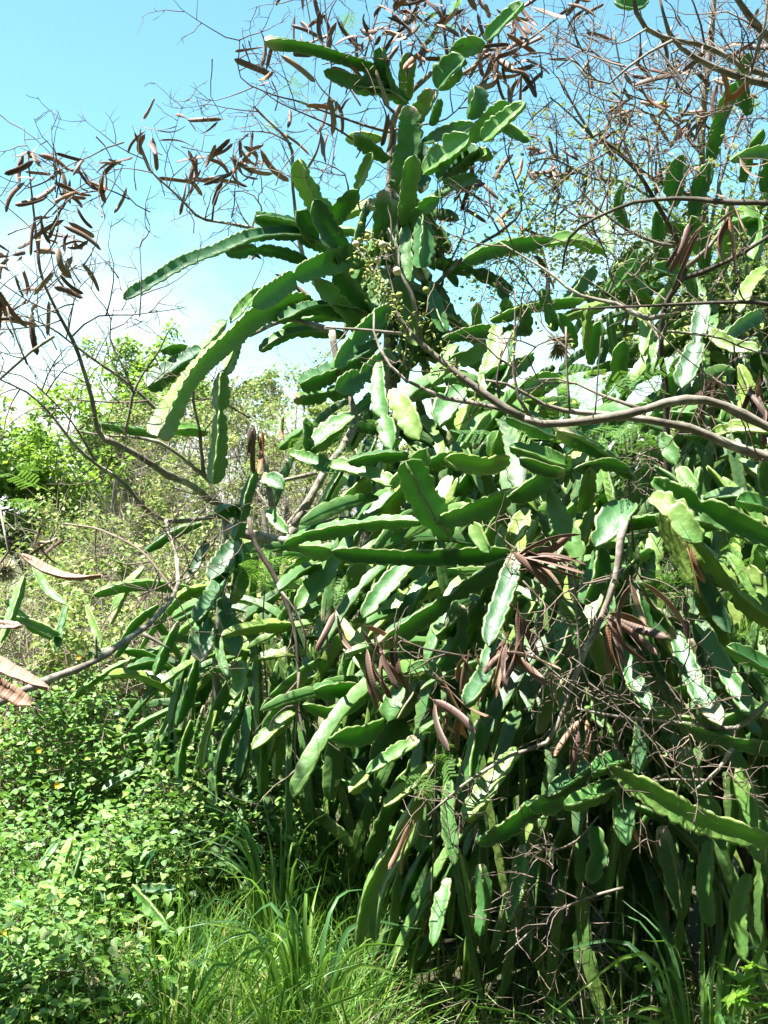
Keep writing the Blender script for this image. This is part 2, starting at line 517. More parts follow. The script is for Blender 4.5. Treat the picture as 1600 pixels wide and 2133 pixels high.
def stem_arrays(ctrl, rad, roll=0.0, n0=None, fine=True, per=0.037, tip_end=True, twist=0.4, seed=None, dry=0.0):
    """three-winged jointed stem along ctrl (base first, tip last); rad = rib height"""
    g = np.random.default_rng(seed if seed is not None else rng.integers(1 << 30))
    c0, length = spline(ctrl, 8)
    step = per / (5.0 if fine else 2.9)
    n = int(max(9, min(150, length / step)))
    c, length = spline(ctrl, n)
    s = np.linspace(0, length, n)
    if n0 is None:
        n0 = CAM - c[0]
    t, nn, bb = frames(c, np.asarray(n0, float))
    # overall width along the stem: pinched base, rounded tip, an occasional joint
    u = s / length
    env = np.minimum(1, 0.30 + 0.70 * np.sqrt(np.clip(s / min(0.09, 0.30 * length), 0, 1)))
    if tip_end:
        e = np.clip((length - s) / min(0.085, 0.38 * length), 0, 1)
        env = env * (0.12 + 0.88 * np.sqrt(np.clip(1 - (1 - e) ** 2, 0, 1)))
    env *= 1 + 0.10 * np.sin(u * g.uniform(3, 7) + g.uniform(0, 6))
    if length > 0.34 and g.random() < 0.7:
        k = g.uniform(0.35, 0.65)
        env *= 1 - 0.6 * np.exp(-((s - k * length) / 0.018) ** 2)
    ang = R(roll) + twist * (u - 0.5) * g.uniform(-1, 1)
    verts, rim, aro, dr = [], [], [], []
    tt = 0.0022
    dmask = np.zeros(n)
    if dry > 0:
        dmask = np.clip((u - (1 - dry)) / 0.12, 0, 1) if g.random() < 0.5 else np.clip((dry - u) / 0.12, 0, 1)
    ribs = []
    for k in range(3):
        pp = per * g.uniform(0.85, 1.25)
        ph = (s / pp + g.random() + 0.08 * np.sin(s * 23 + g.uniform(0, 6))) % 1.0
        x = np.abs(2 * ph ** 0.82 - 1)
        deep = g.uniform(0.13, 0.24)
        scal = 1 - deep * x ** 3.2
        irr = 1 + 0.09 * np.sin(s * g.uniform(9, 20) + g.uniform(0, 6)) + 0.035 * g.standard_normal(n)
        if g.random() < 0.3:                       # a bite or a scar in the wing
            irr *= 1 - g.uniform(0.2, 0.5) * np.exp(-((s - g.uniform(0.15, 0.9) * length) / g.uniform(0.006, 0.016)) ** 2)
        rk = rad * env * scal * irr * g.uniform(0.88, 1.08)
        wav = (0.06 * rad) * np.sin(2 * math.pi * (s / pp) * 0.5 + g.uniform(0, 6)) * env + 0.03 * rad * np.sin(s * 11 + g.uniform(0, 6))
        ribs.append((rk, wav, x))
    for k in range(3):
        rk, wav, x = ribs[k]
        a = ang + k * 2 * math.pi / 3
        d = np.cos(a)[:, None] * nn + np.sin(a)[:, None] * bb if np.ndim(a) else None
        e = -np.sin(a)[:, None] * nn + np.cos(a)[:, None] * bb
        th = np.minimum(tt, rk * 0.35)
        core = rad * env * 0.15
        mid = core + (rk - core) * 0.80
        mt = np.minimum(0.0036, rk * 0.26)
        full = [c + d * mid[:, None] + e * (wav * 0.4 - mt)[:, None],
                c + d * rk[:, None] + e * (wav - th)[:, None],
                c + d * rk[:, None] + e * (wav + th)[:, None],
                c + d * mid[:, None] + e * (wav * 0.4 + mt)[:, None]]
        rows = full if fine else [full[1] - e * 0.0012, full[2] + e * 0.0012]
        a2 = a + math.pi / 3
        d2 = np.cos(a2)[:, None] * nn + np.sin(a2)[:, None] * bb
        rows.append(c + d2 * (core * 0.62)[:, None])
        verts += rows
        zz = np.zeros(n)
        rim += [zz, np.full(n, 0.45), np.full(n, 0.45), zz, zz] if fine else [np.full(n, 0.22), np.full(n, 0.22), zz]
        nt_ = np.clip((x - 0.86) / 0.1, 0, 1) * 0.8
        aro += [zz, nt_, nt_, zz, zz] if fine else [nt_ * 0.5, nt_ * 0.5, zz]
        dr += [dmask] * len(rows)
    V = np.stack(verts, 1)                          # n x 15 x 3
    m = V.shape[1]
    base = np.arange(n - 1)[:, None] * m
    j = np.arange(m)[None, :]
    j2 = (j + 1) % m
    q = np.stack([base + j, base + j2, base + m + j2, base + m + j], -1).reshape(-1, 4)
    Vf = np.vstack([V.reshape(-1, 3), c[:1], c[-1:] + t[-1:] * 0.004])
    i0, i1 = n * m, n * m + 1
    tr = [[i0, (k + 1) % m, k] for k in range(m)] + [[i1, (n - 1) * m + k, (n - 1) * m + (k + 1) % m] for k in range(m)]
    f = lambda z: np.concatenate([np.stack(z, 1).ravel(), [0, 0]])
    return Vf, q, tr, {'rim': f(rim), 'areole': f(aro), 'dry': f(dr)}, c[0]


def add_stem(parent, ctrl, rad, **kw):
    v, q, t, at, og = stem_arrays(ctrl, rad, **kw)
    return world_part('stem', v, q, t, M_CACTUS, parent, og, True, at)


def px_stem(parent, pts, w, d0, d1=None, roll=None, bow=0.0, **kw):
    """stem traced on the photograph: points in pixels, w = width in pixels, d0..d1 distance from the lens plane"""
    d1 = d0 if d1 is None else d1
    n = len(pts)
    seg = np.concatenate([[0], np.cumsum([math.dist(pts[i], pts[i + 1]) for i in range(n - 1)])])
    u = seg / seg[-1]
    dd = d0 + (d1 - d0) * u - bow * np.sin(math.pi * u)
    ctrl = [P(p[0], p[1], d) for p, d in zip(pts, dd)]
    rad = 0.84 * w / FPX * (d0 + d1) / 2 / 1.70
    if roll is None:
        roll = random.uniform(0, 120)
    tc_ = CAM - ctrl[0]
    n0 = tc_ / np.linalg.norm(tc_) + np.array((-0.15, 0, 0.75))
    return add_stem(parent, ctrl, rad, roll=roll + 60, n0=n0, **kw)


C_COL = thing('climbing_cactus', 'three-winged climbing cactus smothering the tall bare trunk that stands against open sky', 'cactus', (0.08, 4.72, 0.0))
C_MID = thing('climbing_cactus', 'broad mound of long scalloped cactus stems hanging beneath the pale smooth tree limb', 'cactus', (0.75, 3.7, 0.0))
C_LEFT = thing('climbing_cactus', 'low cactus heap with sun-bleached oval joints beside the leafy green shrubs', 'cactus', (-0.55, 4.45, 0.0))
C_UP = thing('climbing_cactus', 'cactus climbing through the twiggy pod tree with the upright grey trunk', 'cactus', (1.45, 4.9, 0.0))
C_EDGE = thing('climbing_cactus', 'few thin cactus stems leaning out above the leafy shrubs near the dry thicket', 'cactus', (-1.45, 4.3, 0.0))
C_SMALL = thing('climbing_cactus', 'small cactus clump half buried in leafy shrub and grass', 'cactus', (-0.80, 3.45, 0.0))

S = lambda *p: list(p)
# ---- stems on the central trunk and arching left from it (tip last)
COL = [
    (S((800, 152), (740, 128), (665, 103), (610, 92), (553, 86)), 34, 4.6, 4.2, 40), (S((830, 190), (760, 178), (675, 148)), 38, 4.62, 4.4, 70),
    (S((850, 215), (800, 185), (735, 180)), 44, 4.65, 4.5, 20), (S((818, 200), (803, 150), (792, 98)), 40, 4.6, 4.5, 60),
    (S((850, 210), (846, 160), (850, 110)), 42, 4.66, 4.6, 10),
    (S((1010, 82), (1052, 42), (1090, 6)), 38, 4.4, 4.3, 10), (S((938, 122), (970, 98), (1010, 90)), 42, 4.45, 4.4, 35),
    (S((912, 186), (940, 150), (968, 122)), 62, 4.5, 4.4, 0), (S((860, 262), (885, 222), (908, 188)), 46, 4.6, 4.5, 20),
    (S((978, 248), (992, 212), (990, 178)), 44, 4.35, 4.35, 60), (S((880, 296), (938, 274), (988, 258)), 34, 4.5, 4.3, 35),
    (S((1005, 292), (1048, 252), (1094, 214)), 50, 4.3, 4.2, 5), (S((980, 296), (1020, 252), (1062, 216)), 46, 4.4, 4.35, 30),
    (S((1045, 262), (1072, 272), (1103, 294)), 32, 4.4, 4.3, 60), (S((882, 362), (932, 318), (978, 284)), 60, 4.4, 4.25, 8),
    (S((912, 374), (950, 342), (996, 310)), 52, 4.45, 4.3, 0), (S((975, 325), (998, 326), (1022, 318)), 38, 4.4, 4.3, 20),
    (S((925, 384), (960, 378), (994, 368)), 40, 4.4, 4.3, 50), (S((850, 410), (845, 340), (852, 290), (850, 220)), 58, 4.55, 4.5, 0),
    (S((842, 470), (850, 385), (862, 325)), 50, 4.5, 4.4, 30), (S((790, 540), (793, 470), (800, 395)), 38, 4.6, 4.5, 20),
    (S((898, 262), (905, 240), (918, 205)), 26, 4.5, 4.45, 60), (S((808, 334), (775, 306), (738, 282)), 40, 4.6, 4.45, 40),
    (S((742, 395), (756, 362), (775, 318)), 30, 4.5, 4.45, 10), (S((685, 462), (662, 425), (634, 378), (622, 332)), 56, 4.4, 4.25, 38),
    (S((715, 560), (700, 508), (674, 468), (655, 416)), 54, 4.4, 4.25, 25), (S((695, 465), (716, 430), (745, 396)), 48, 4.45, 4.35, 40),
    (S((640, 480), (590, 462), (532, 452)), 42, 4.5, 4.3, 20), (S((655, 505), (640, 470), (618, 440)), 50, 4.45, 4.35, 0),
    (S((700, 530), (625, 490), (540, 490), (460, 518), (390, 545), (315, 588), (258, 622)), 38, 4.55, 3.8, 10),
    (S((640, 545), (560, 520), (470, 526)), 32, 4.5, 4.2, 60), (S((760, 520), (690, 545), (620, 572), (568, 606), (525, 638)), 50, 4.5, 3.95, 62),
    (S((650, 635), (590, 640), (530, 660), (480, 700), (430, 746), (384, 802), (350, 862), (328, 908)), 58, 4.4, 3.5, 58),
    (S((770, 660), (700, 640), (640, 642), (580, 668)), 38, 4.5, 4.2, 30), (S((750, 700), (718, 650), (690, 618), (655, 585)), 46, 4.5, 4.3, 0),
    (S((775, 660), (735, 600), (700, 555)), 56, 4.5, 4.4, 60), (S((812, 640), (768, 674), (730, 716), (698, 765)), 48, 4.35, 4.0, 60),
    (S((880, 450), (882, 500), (878, 556)), 50, 4.4, 4.25, 58), (S((845, 470), (850, 530), (856, 586)), 34, 4.5, 4.4, 20),
    (S((855, 470), (880, 438), (915, 412)), 38, 4.5, 4.3, 50), (S((895, 590), (908, 640), (928, 690)), 32, 4.4, 4.2, 70),
    (S((790, 715), (700, 770), (626, 800)), 54, 4.4, 4.0, 12), (S((815, 735), (750, 785), (698, 812)), 52, 4.3, 3.95, 60),
    (S((760, 790), (690, 818), (612, 832)), 42, 4.4, 4.1, 20), (S((800, 560), (790, 620), (800, 690)), 60, 4.6, 4.5, 0),
    (S((840, 560), (850, 640), (870, 720)), 56, 4.6, 4.45, 30), (S((420, 728), (350, 775), (308, 805)), 56, 4.1, 3.9, 12),
    (S((405, 738), (370, 724), (335, 730)), 32, 4.15, 4.0, 40), (S((470, 668), (438, 708), (408, 742)), 36, 4.3, 4.1, 20),
    (S((335, 905), (265, 894), (198, 882)), 30, 4.0, 3.9, 40), (S((432, 902), (382, 892), (338, 898)), 34, 4.15, 4.0, 10),
    (S((462, 775), (458, 850), (456, 925), (446, 1008)), 44, 4.05, 3.95, 60), (S((500, 695), (484, 735), (468, 775)), 36, 4.3, 4.1, 30),
    (S((880, 300), (870, 340), (880, 400)), 50, 4.55, 4.5, 90), (S((810, 420), (830, 470), (825, 540)), 55, 4.6, 4.5, 20),
    (S((720, 700), (650, 690), (590, 700), (540, 730)), 34, 4.5, 4.3, 20), (S((560, 600), (520, 620), (480, 670)), 30, 4.4, 4.2, 100),
]
for pts, w, d0, d1, roll in COL:
    px_stem(C_COL, pts, w * random.uniform(1.0, 1.1), d0, d1, roll, dry=random.uniform(0.08, 0.2) if random.random() < 0.3 else 0)

# ---- left heap
LEFT = [
    (S((535, 975), (515, 1030), (500, 1090), (488, 1125)), 36, 3.9, 3.8, 50), (S((545, 1000), (565, 1000), (590, 1018)), 42, 3.85, 3.8, 0),
    (S((510, 1070), (478, 1060), (446, 1072)), 32, 3.9, 3.75, 40), (S((492, 1120), (508, 1170), (496, 1220), (484, 1258)), 40, 3.85, 3.7, 60),
    (S((490, 1125), (462, 1178), (438, 1208)), 50, 3.9, 3.75, 0), (S((470, 1195), (440, 1250), (408, 1296)), 46, 3.8, 3.56, 5),
    (S((428, 1290), (420, 1335), (418, 1378)), 56, 3.66, 3.52, 0), (S((462, 1245), (480, 1300), (492, 1366)), 42, 3.82, 3.6, 0),
    (S((495, 1378), (500, 1420), (488, 1455)), 38, 3.7, 3.56, 0), (S((440, 1222), (400, 1230), (368, 1246)), 28, 3.8, 3.7, 40),
    (S((432, 1130), (408, 1180), (385, 1216)), 30, 4.0, 3.9, 0), (S((372, 1295), (345, 1350), (322, 1408)), 28, 3.9, 3.8, 60),
    (S((412, 1370), (395, 1430), (368, 1510)), 32, 3.8, 3.7, 60), (S((452, 1310), (460, 1370), (478, 1415)), 22, 3.8, 3.7, 0),
    (S((522, 1310), (536, 1380), (538, 1450)), 26, 3.8, 3.75, 50), (S((540, 1420), (540, 1500), (546, 1570), (545, 1660)), 28, 3.75, 3.7, 60),
    (S((580, 1340), (590, 1380), (596, 1420)), 24, 3.8, 3.75, 10), (S((505, 1480), (470, 1540), (452, 1605)), 30, 3.75, 3.65, 60),
    (S((478, 1285), (520, 1320), (558, 1338)), 22, 3.8, 3.7, 30), (S((612, 1485), (570, 1520), (526, 1560)), 40, 3.5, 3.4, 10),
    (S((640, 1410), (590, 1440), (550, 1475)), 34, 3.6, 3.5, 50), (S((350, 1390), (310, 1380), (265, 1390)), 26, 3.9, 3.8, 40),
    (S((300, 1180), (260, 1230), (230, 1300)), 24, 4.2, 4.1, 20), (S((330, 1260), (280, 1300), (240, 1370)), 26, 4.1, 4.0, 60),
    (S((420, 1090), (360, 1110), (300, 1150)), 24, 4.3, 4.2, 40), (S((560, 1130), (510, 1150), (470, 1200)), 30, 4.2, 4.1, 0),
    (S((520, 1470), (515, 1540), (500, 1620)), 30, 3.8, 3.7, 30), (S((575, 1430), (580, 1520), (575, 1620)), 30, 3.85, 3.8, 70),
    (S((450, 1480), (430, 1540), (420, 1600)), 26, 3.8, 3.75, 10), (S((400, 1500), (380, 1560), (372, 1620)), 26, 3.85, 3.8, 60),
    (S((560, 1060), (575, 1085), (600, 1110)), 32, 3.8, 3.7, 20),
]
for pts, w, d0, d1, roll in LEFT:
    px_stem(C_LEFT, pts, w * random.uniform(1.0, 1.12), d0, d1, roll, dry=0.25 if random.random() < 0.15 else 0)

# ---- the big mound
MID = [
    (S((880, 1086), (800, 1086), (720, 1096), (650, 1112), (592, 1136)), 40, 3.25, 3.45, 30), (S((690, 1146), (655, 1144), (624, 1138)), 48, 3.2, 3.25, 40),
    (S((1060, 1150), (950, 1156), (850, 1160), (760, 1155), (692, 1148)), 44, 3.1, 2.95, 62), (S((938, 1120), (900, 1068), (870, 1012), (846, 962)), 78, 2.95, 2.8, 18),
    (S((868, 985), (878, 960), (888, 935)), 44, 3.05, 3.0, 30), (S((850, 980), (832, 992), (812, 1008)), 32, 3.0, 2.95, 60),
    (S((1075, 1020), (1020, 1046), (960, 1070), (908, 1090)), 56, 3.0, 2.85, 55), (S((1148, 982), (1095, 1018), (1058, 1036)), 50, 3.0, 2.9, 50),
    (S((1060, 958), (1012, 970), (970, 966), (928, 955)), 50, 2.95, 2.82, 62), (S((1155, 908), (1100, 884), (1056, 868)), 48, 2.95, 2.85, 0),
    (S((1180, 968), (1112, 944), (1062, 930)), 48, 2.9, 2.85, 10), (S((1175, 984), (1130, 974), (1082, 955)), 32, 2.85, 2.8, 50),
    (S((1035, 965), (1028, 938), (1038, 898)), 40, 2.95, 2.9, 30), (S((1178, 945), (1220, 905), (1260, 876)), 44, 3.0, 2.9, 10),
    (S((1320, 995), (1262, 950), (1212, 918), (1162, 896)), 42, 3.0, 2.8, 20), (S((1310, 978), (1260, 964), (1196, 976)), 32, 2.9, 2.8, 50),
    (S((965, 808), (935, 850), (915, 886)), 52, 3.2, 3.1, 0), (S((792, 755), (793, 830), (804, 880), (816, 936)), 40, 3.8, 3.6, 20),
    (S((815, 812), (845, 860), (874, 915)), 52, 3.6, 3.5, 10), (S((640, 940), (640, 905), (638, 870)), 32, 3.7, 3.7, 30),
    (S((605, 945), (650, 960), (700, 985)), 38, 3.8, 3.7, 10), (S((690, 970), (750, 980), (828, 1012)), 46, 3.6, 3.5, 0),
    (S((850, 948), (790, 950), (725, 962)), 40, 3.6, 3.5, 40), (S((735, 866), (690, 900), (645, 938)), 46, 3.8, 3.7, 10),
    (S((770, 1000), (735, 1024), (705, 1050)), 42, 3.6, 3.5, 60), (S((862, 1172), (820, 1210), (785, 1250), (756, 1286)), 48, 3.25, 3.15, 0),
    (S((1075, 1160), (990, 1210), (910, 1262), (850, 1300), (786, 1344)), 50, 2.95, 2.85, 50), (S((1075, 1155), (1055, 1230), (1035, 1290), (1018, 1345)), 54, 2.88, 2.66, 0),
    (S((1032, 1335), (1016, 1400), (970, 1468)), 54, 2.74, 2.56, 5), (S((800, 1442), (720, 1434), (655, 1438)), 46, 3.1, 2.95, 50),
    (S((838, 1430), (816, 1468), (808, 1502)), 52, 3.0, 2.95, 0), (S((760, 1455), (690, 1482), (632, 1468)), 36, 3.2, 3.1, 50),
    (S((800, 1502), (750, 1530), (690, 1538)), 54, 3.0, 2.85, 55), (S((870, 1540), (820, 1572), (764, 1610)), 44, 2.95, 2.85, 0),
    (S((765, 1610), (750, 1628), (728, 1650)), 40, 2.9, 2.85, 20), (S((712, 1150), (660, 1220), (618, 1268)), 52, 3.5, 3.4, 0),
    (S((1080, 1562), (1035, 1620), (1008, 1662), (968, 1708)), 56, 2.75, 2.62, 10), (S((1125, 1665), (1060, 1720), (994, 1756)), 56, 2.85, 2.7, 55),
    (S((1232, 1592), (1190, 1625), (1138, 1660)), 50, 2.72, 2.62, 12), (S((1175, 1662), (1140, 1672), (1100, 1680)), 54, 2.7, 2.6, 50),
    (S((1290, 1632), (1230, 1660), (1175, 1678)), 52, 2.68, 2.58, 10), (S((1300, 1578), (1270, 1590), (1234, 1608)), 52, 2.7, 2.62, 0),
    (S((1308, 1650), (1304, 1700), (1304, 1760)), 48, 2.66, 2.6, 0), (S((1270, 1600), (1340, 1640), (1400, 1675), (1470, 1710), (1620, 1756)), 58, 2.65, 2.5, 45),
    (S((1760, 1580), (1600, 1556), (1500, 1540), (1412, 1506)), 44, 2.7, 2.65, 55), (S((1360, 1494), (1430, 1500), (1508, 1520)), 32, 2.75, 2.7, 60),
    (S((1588, 1474), (1550, 1490), (1500, 1500)), 40, 2.75, 2.7, 40), (S((1325, 1228), (1340, 1290), (1352, 1350)), 46, 2.75, 2.7, 58),
    (S((1318, 1222), (1370, 1280), (1408, 1330)), 42, 2.78, 2.72, 50), (S((1408, 1315), (1440, 1400), (1470, 1460), (1502, 1510)), 50, 2.85, 2.6, 0),
    (S((1455, 1290), (1490, 1360), (1530, 1430), (1566, 1490)), 44, 2.86, 2.64, 5), (S((1352, 1340), (1365, 1400), (1390, 1470)), 38, 2.85, 2.8, 60),
    (S((1295, 1340), (1320, 1420), (1354, 1478)), 50, 2.88, 2.7, 0), (S((1660, 1420), (1565, 1372), (1515, 1346)), 48, 2.7, 2.65, 0),
    (S((1360, 1000), (1430, 1040), (1500, 1075), (1640, 1136)), 64, 2.85, 2.7, 40), (S((1355, 1035), (1390, 1055), (1428, 1075)), 66, 2.8, 2.75, 0),
    (S((1405, 1050), (1430, 1096), (1462, 1128)), 58, 2.75, 2.7, 10), (S((1318, 1050), (1278, 1088), (1240, 1138)), 70, 2.85, 2.75, 0),
    (S((1250, 1140), (1242, 1200), (1216, 1258)), 56, 2.85, 2.78, 58), (S((1145, 1020), (1165, 1080), (1195, 1140), (1202, 1180)), 46, 2.9, 2.8, 0),
    (S((1212, 1066), (1220, 1030), (1228, 972)), 44, 2.9, 2.82, 60), (S((1412, 975), (1428, 1000), (1448, 1026)), 40, 2.9, 2.85, 0),
    (S((1375, 905), (1395, 940), (1408, 968)), 42, 3.0, 2.95, 10), (S((1600, 1060), (1565, 1046), (1535, 1042)), 50, 2.8, 2.75, 0),
    (S((1595, 1020), (1588, 990), (1598, 950)), 40, 2.8, 2.75, 10), (S((1450, 1165), (1490, 1250), (1522, 1318)), 44, 2.9, 2.8, 30),
    (S((1430, 1105), (1500, 1190), (1560, 1260), (1640, 1310)), 46, 2.9, 2.75, 60), (S((1372, 1070), (1430, 1180), (1480, 1280), (1514, 1350)), 46, 2.95, 2.85, 20),
    (S((890, 1630), (842, 1720), (800, 1790), (762, 1870), (744, 1970)), 38, 2.9, 2.85, 58), (S((880, 1650), (860, 1740), (815, 1810), (790, 1870), (780, 1960)), 36, 2.95, 2.9, 20),
    (S((938, 1625), (934, 1700), (948, 1800)), 40, 2.8, 2.7, 0), (S((935, 1830), (916, 1900), (902, 1970)), 36, 2.85, 2.75, 10),
    (S((1000, 1500), (985, 1580), (980, 1640)), 36, 2.95, 2.85, 60), (S((900, 1590), (850, 1640), (800, 1680)), 40, 2.95, 2.85, 0),
    (S((850, 1400), (890, 1390), (920, 1410)), 40, 2.95, 2.9, 20), (S((1480, 905), (1540, 890), (1640, 900)), 38, 2.9, 2.8, 10),
    (S((1560, 1180), (1600, 1240), (1640, 1330)), 48, 2.85, 2.75, 20), (S((1230, 1300), (1250, 1370), (1270, 1440)), 46, 2.95, 2.9, 0),
    (S((1180, 1270), (1170, 1350), (1130, 1420)), 46, 3.0, 2.9, 40), (S((960, 1260), (950, 1340), (900, 1400)), 48, 3.1, 3.0, 60),
    (S((1420, 1560), (1450, 1640), (1500, 1700)), 46, 2.85, 2.75, 0), (S((1330, 1500), (1335, 1560), (1330, 1610)), 40, 2.8, 2.75, 10),
    (S((1540, 1600), (1560, 1680), (1590, 1800)), 50, 2.8, 2.7, 30), (S((1480, 1750), (1470, 1840), (1480, 1930)), 44, 2.85, 2.8, 10),
    (S((1380, 1720), (1400, 1800), (1420, 1900)), 40, 2.9, 2.85, 50), (S((1560, 1820), (1540, 1900), (1550, 2000)), 44, 2.8, 2.75, 0),
    (S((1240, 1720), (1250, 1780), (1225, 1840)), 46, 2.9, 2.85, 0), (S((1090, 1760), (1080, 1840), (1060, 1920)), 42, 3.0, 2.9, 10),
    (S((1000, 1800), (1010, 1880), (1000, 1950)), 40, 3.05, 3.0, 50), (S((1170, 1250), (1205, 1300), (1215, 1360)), 40, 2.9, 2.85, 70),
    (S((1100, 1060), (1080, 1110), (1060, 1140)), 50, 3.05, 3.0, 0), (S((985, 1090), (1000, 1120), (1020, 1150)), 40, 3.05, 3.0, 30),
    (S((900, 1200), (860, 1250), (840, 1300)), 44, 3.3, 3.2, 20), (S((1020, 860), (990, 890), (960, 930)), 44, 3.2, 3.1, 30),
]
for pts, w, d0, d1, roll in MID:
    px_stem(C_MID, pts, w * random.uniform(1.0, 1.12), d0, d1, roll, dry=random.uniform(0.08, 0.22) if random.random() < 0.35 else 0)

# ---- upper right
UP = [
    (S((1145, 500), (1080, 506), (1020, 520), (966, 542)), 40, 4.1, 3.9, 40), (S((1262, 524), (1190, 496), (1138, 508)), 34, 4.3, 4.15, 10),
    (S((1056, 630), (1048, 605), (1038, 574)), 26, 4.0, 4.0, 0), (S((1062, 670), (1058, 645), (1052, 620)), 34, 4.0, 3.95, 0),
    (S((988, 694), (990, 662), (992, 630)), 28, 4.0, 3.95, 40), (S((1098, 700), (1094, 668), (1088, 632)), 36, 4.0, 3.95, 10),
    (S((1215, 625), (1140, 633), (1080, 646), (1022, 668)), 32, 4.1, 3.9, 40), (S((1272, 630), (1210, 650), (1158, 668)), 30, 4.2, 4.0, 20),
    (S((1105, 690), (1040, 690), (980, 692), (922, 704)), 32, 4.0, 3.8, 60), (S((1034, 680), (1030, 740), (1012, 812)), 42, 3.7, 3.5, 0),
    (S((1064, 690), (1056, 760), (1034, 812)), 44, 3.65, 3.5, 20), (S((1158, 690), (1142, 648), (1128, 602)), 30, 3.9, 3.85, 40),
    (S((1200, 724), (1182, 690), (1162, 652)), 34, 3.9, 3.85, 10), (S((1218, 730), (1222, 685), (1226, 636)), 26, 3.8, 3.75, 60),
    (S((1284, 752), (1276, 705), (1268, 655)), 24, 3.8, 3.75, 60), (S((1270, 612), (1295, 575), (1324, 540)), 38, 4.0, 3.9, 10),
    (S((1404, 430), (1410, 380), (1424, 322)), 46, 4.6, 4.5, 0), (S((1480, 336), (1496, 270), (1512, 220), (1534, 172)), 42, 4.6, 4.4, 20),
    (S((1660, 305), (1570, 315), (1522, 334)), 36, 4.3, 4.1, 40), (S((1280, 2), (1315, 12), (1350, -6)), 36, 4.0, 4.0, 10),
    (S((1466, 630), (1450, 720), (1420, 808)), 54, 3.9, 3.7, 0), (S((1258, 440), (1264, 490), (1276, 528)), 28, 4.4, 4.3, 0),
    (S((1590, 650), (1535, 680), (1496, 716)), 40, 4.0, 3.8, 50), (S((1600, 560), (1560, 600), (1540, 650)), 40, 4.2, 4.0, 0),
    (S((1340, 640), (1350, 690), (1340, 740)), 40, 4.0, 3.9, 30), (S((1230, 760), (1240, 700), (1250, 670)), 36, 3.9, 3.85, 20),
    (S((1180, 800), (1130, 790), (1080, 810)), 40, 3.6, 3.4, 60), (S((1110, 740), (1060, 770), (1010, 780)), 40, 3.7, 3.5, 40),
    (S((1300, 820), (1290, 760), (1300, 710)), 40, 3.7, 3.6, 0), (S((1540, 760), (1560, 820), (1550, 880)), 44, 3.5, 3.4, 60),
    (S((1480, 690), (1520, 720), (1580, 730)), 40, 3.8, 3.7, 10), (S((1340, 480), (1370, 520), (1400, 540)), 38, 4.5, 4.4, 0),
    (S((1560, 420), (1580, 480), (1570, 540)), 44, 4.3, 4.2, 30), (S((1240, 560), (1210, 590), (1180, 640)), 36, 4.3, 4.1, 50),
    (S((1440, 480), (1452, 410), (1478, 340)), 36, 4.6, 4.5, 20), (S((1545, 380), (1560, 320), (1590, 270)), 34, 4.5, 4.4, 50), (S((1390, 560), (1370, 500), (1365, 440)), 34, 4.4, 4.3, 10),
    (S((1500, 560), (1520, 490), (1515, 420)), 38, 4.5, 4.4, 30), (S((1310, 480), (1290, 430), (1300, 380)), 30, 4.5, 4.4, 60), (S((1450, 620), (1420, 570), (1360, 555)), 34, 4.2, 4.1, 20),
    (S((1600, 470), (1550, 460), (1490, 480)), 36, 4.3, 4.2, 40), (S((1560, 240), (1545, 180), (1560, 110)), 34, 4.6, 4.5, 0), (S((1350, 620), (1320, 580), (1330, 520)), 36, 4.2, 4.1, 30),
    (S((1470, 560), (1460, 500), (1440, 450)), 40, 4.5, 4.4, 0), (S((1590, 400), (1600, 340), (1620, 290)), 38, 4.5, 4.4, 30),
    (S((950, 720), (930, 760), (900, 800)), 40, 3.9, 3.7, 10), (S((1010, 720), (970, 745), (935, 750)), 36, 3.9, 3.8, 60),
]
for pts, w, d0, d1, roll in UP:
    px_stem(C_UP, pts, w * random.uniform(1.0, 1.1), d0, d1, roll)
EDGE = [(S((50, 1200), (28, 1270), (2, 1336)), 26, 4.2, 4.0, 40), (S((138, 1262), (126, 1310), (116, 1356)), 24, 4.2, 4.1, 0),
        (S((0, 1288), (60, 1294), (125, 1322)), 26, 4.2, 4.1, 60), (S((110, 1330), (60, 1300), (10, 1250)), 24, 4.3, 4.2, 20),
        (S((180, 1260), (200, 1310), (210, 1350)), 24, 4.3, 4.2, 30), (S((70, 1180), (100, 1230), (140, 1260)), 22, 4.4, 4.3, 0),
        (S((170, 1110), (200, 1100), (240, 1105)), 24, 4.5, 4.4, 10), (S((250, 1290), (280, 1260), (300, 1210)), 22, 4.4, 4.3, 60)]
for pts, w, d0, d1, roll in EDGE[:6]:
    px_stem(C_EDGE, pts, w * 0.95, d0, d1, roll)
SMALL = [(S((276, 1845), (310, 1890), (350, 1935)), 30, 3.35, 3.2, 50), (S((275, 1850), (296, 1810), (325, 1770)), 26, 3.5, 3.5, 0),
         (S((270, 1850), (320, 1852), (370, 1850)), 20, 3.4, 3.35, 20),
         (S((215, 1840), (214, 1870), (216, 1900)), 20, 3.4, 3.35, 10), (S((150, 1745), (130, 1800), (110, 1850)), 22, 3.5, 3.4, 30),
         (S((175, 1750), (165, 1800), (140, 1860)), 22, 3.5, 3.4, 60), (S((120, 1755), (95, 1790), (75, 1815)), 20, 3.5, 3.4, 0)]
for pts, w, d0, d1, roll in SMALL:
    px_stem(C_SMALL, pts, w * 1.1, d0, d1, roll)


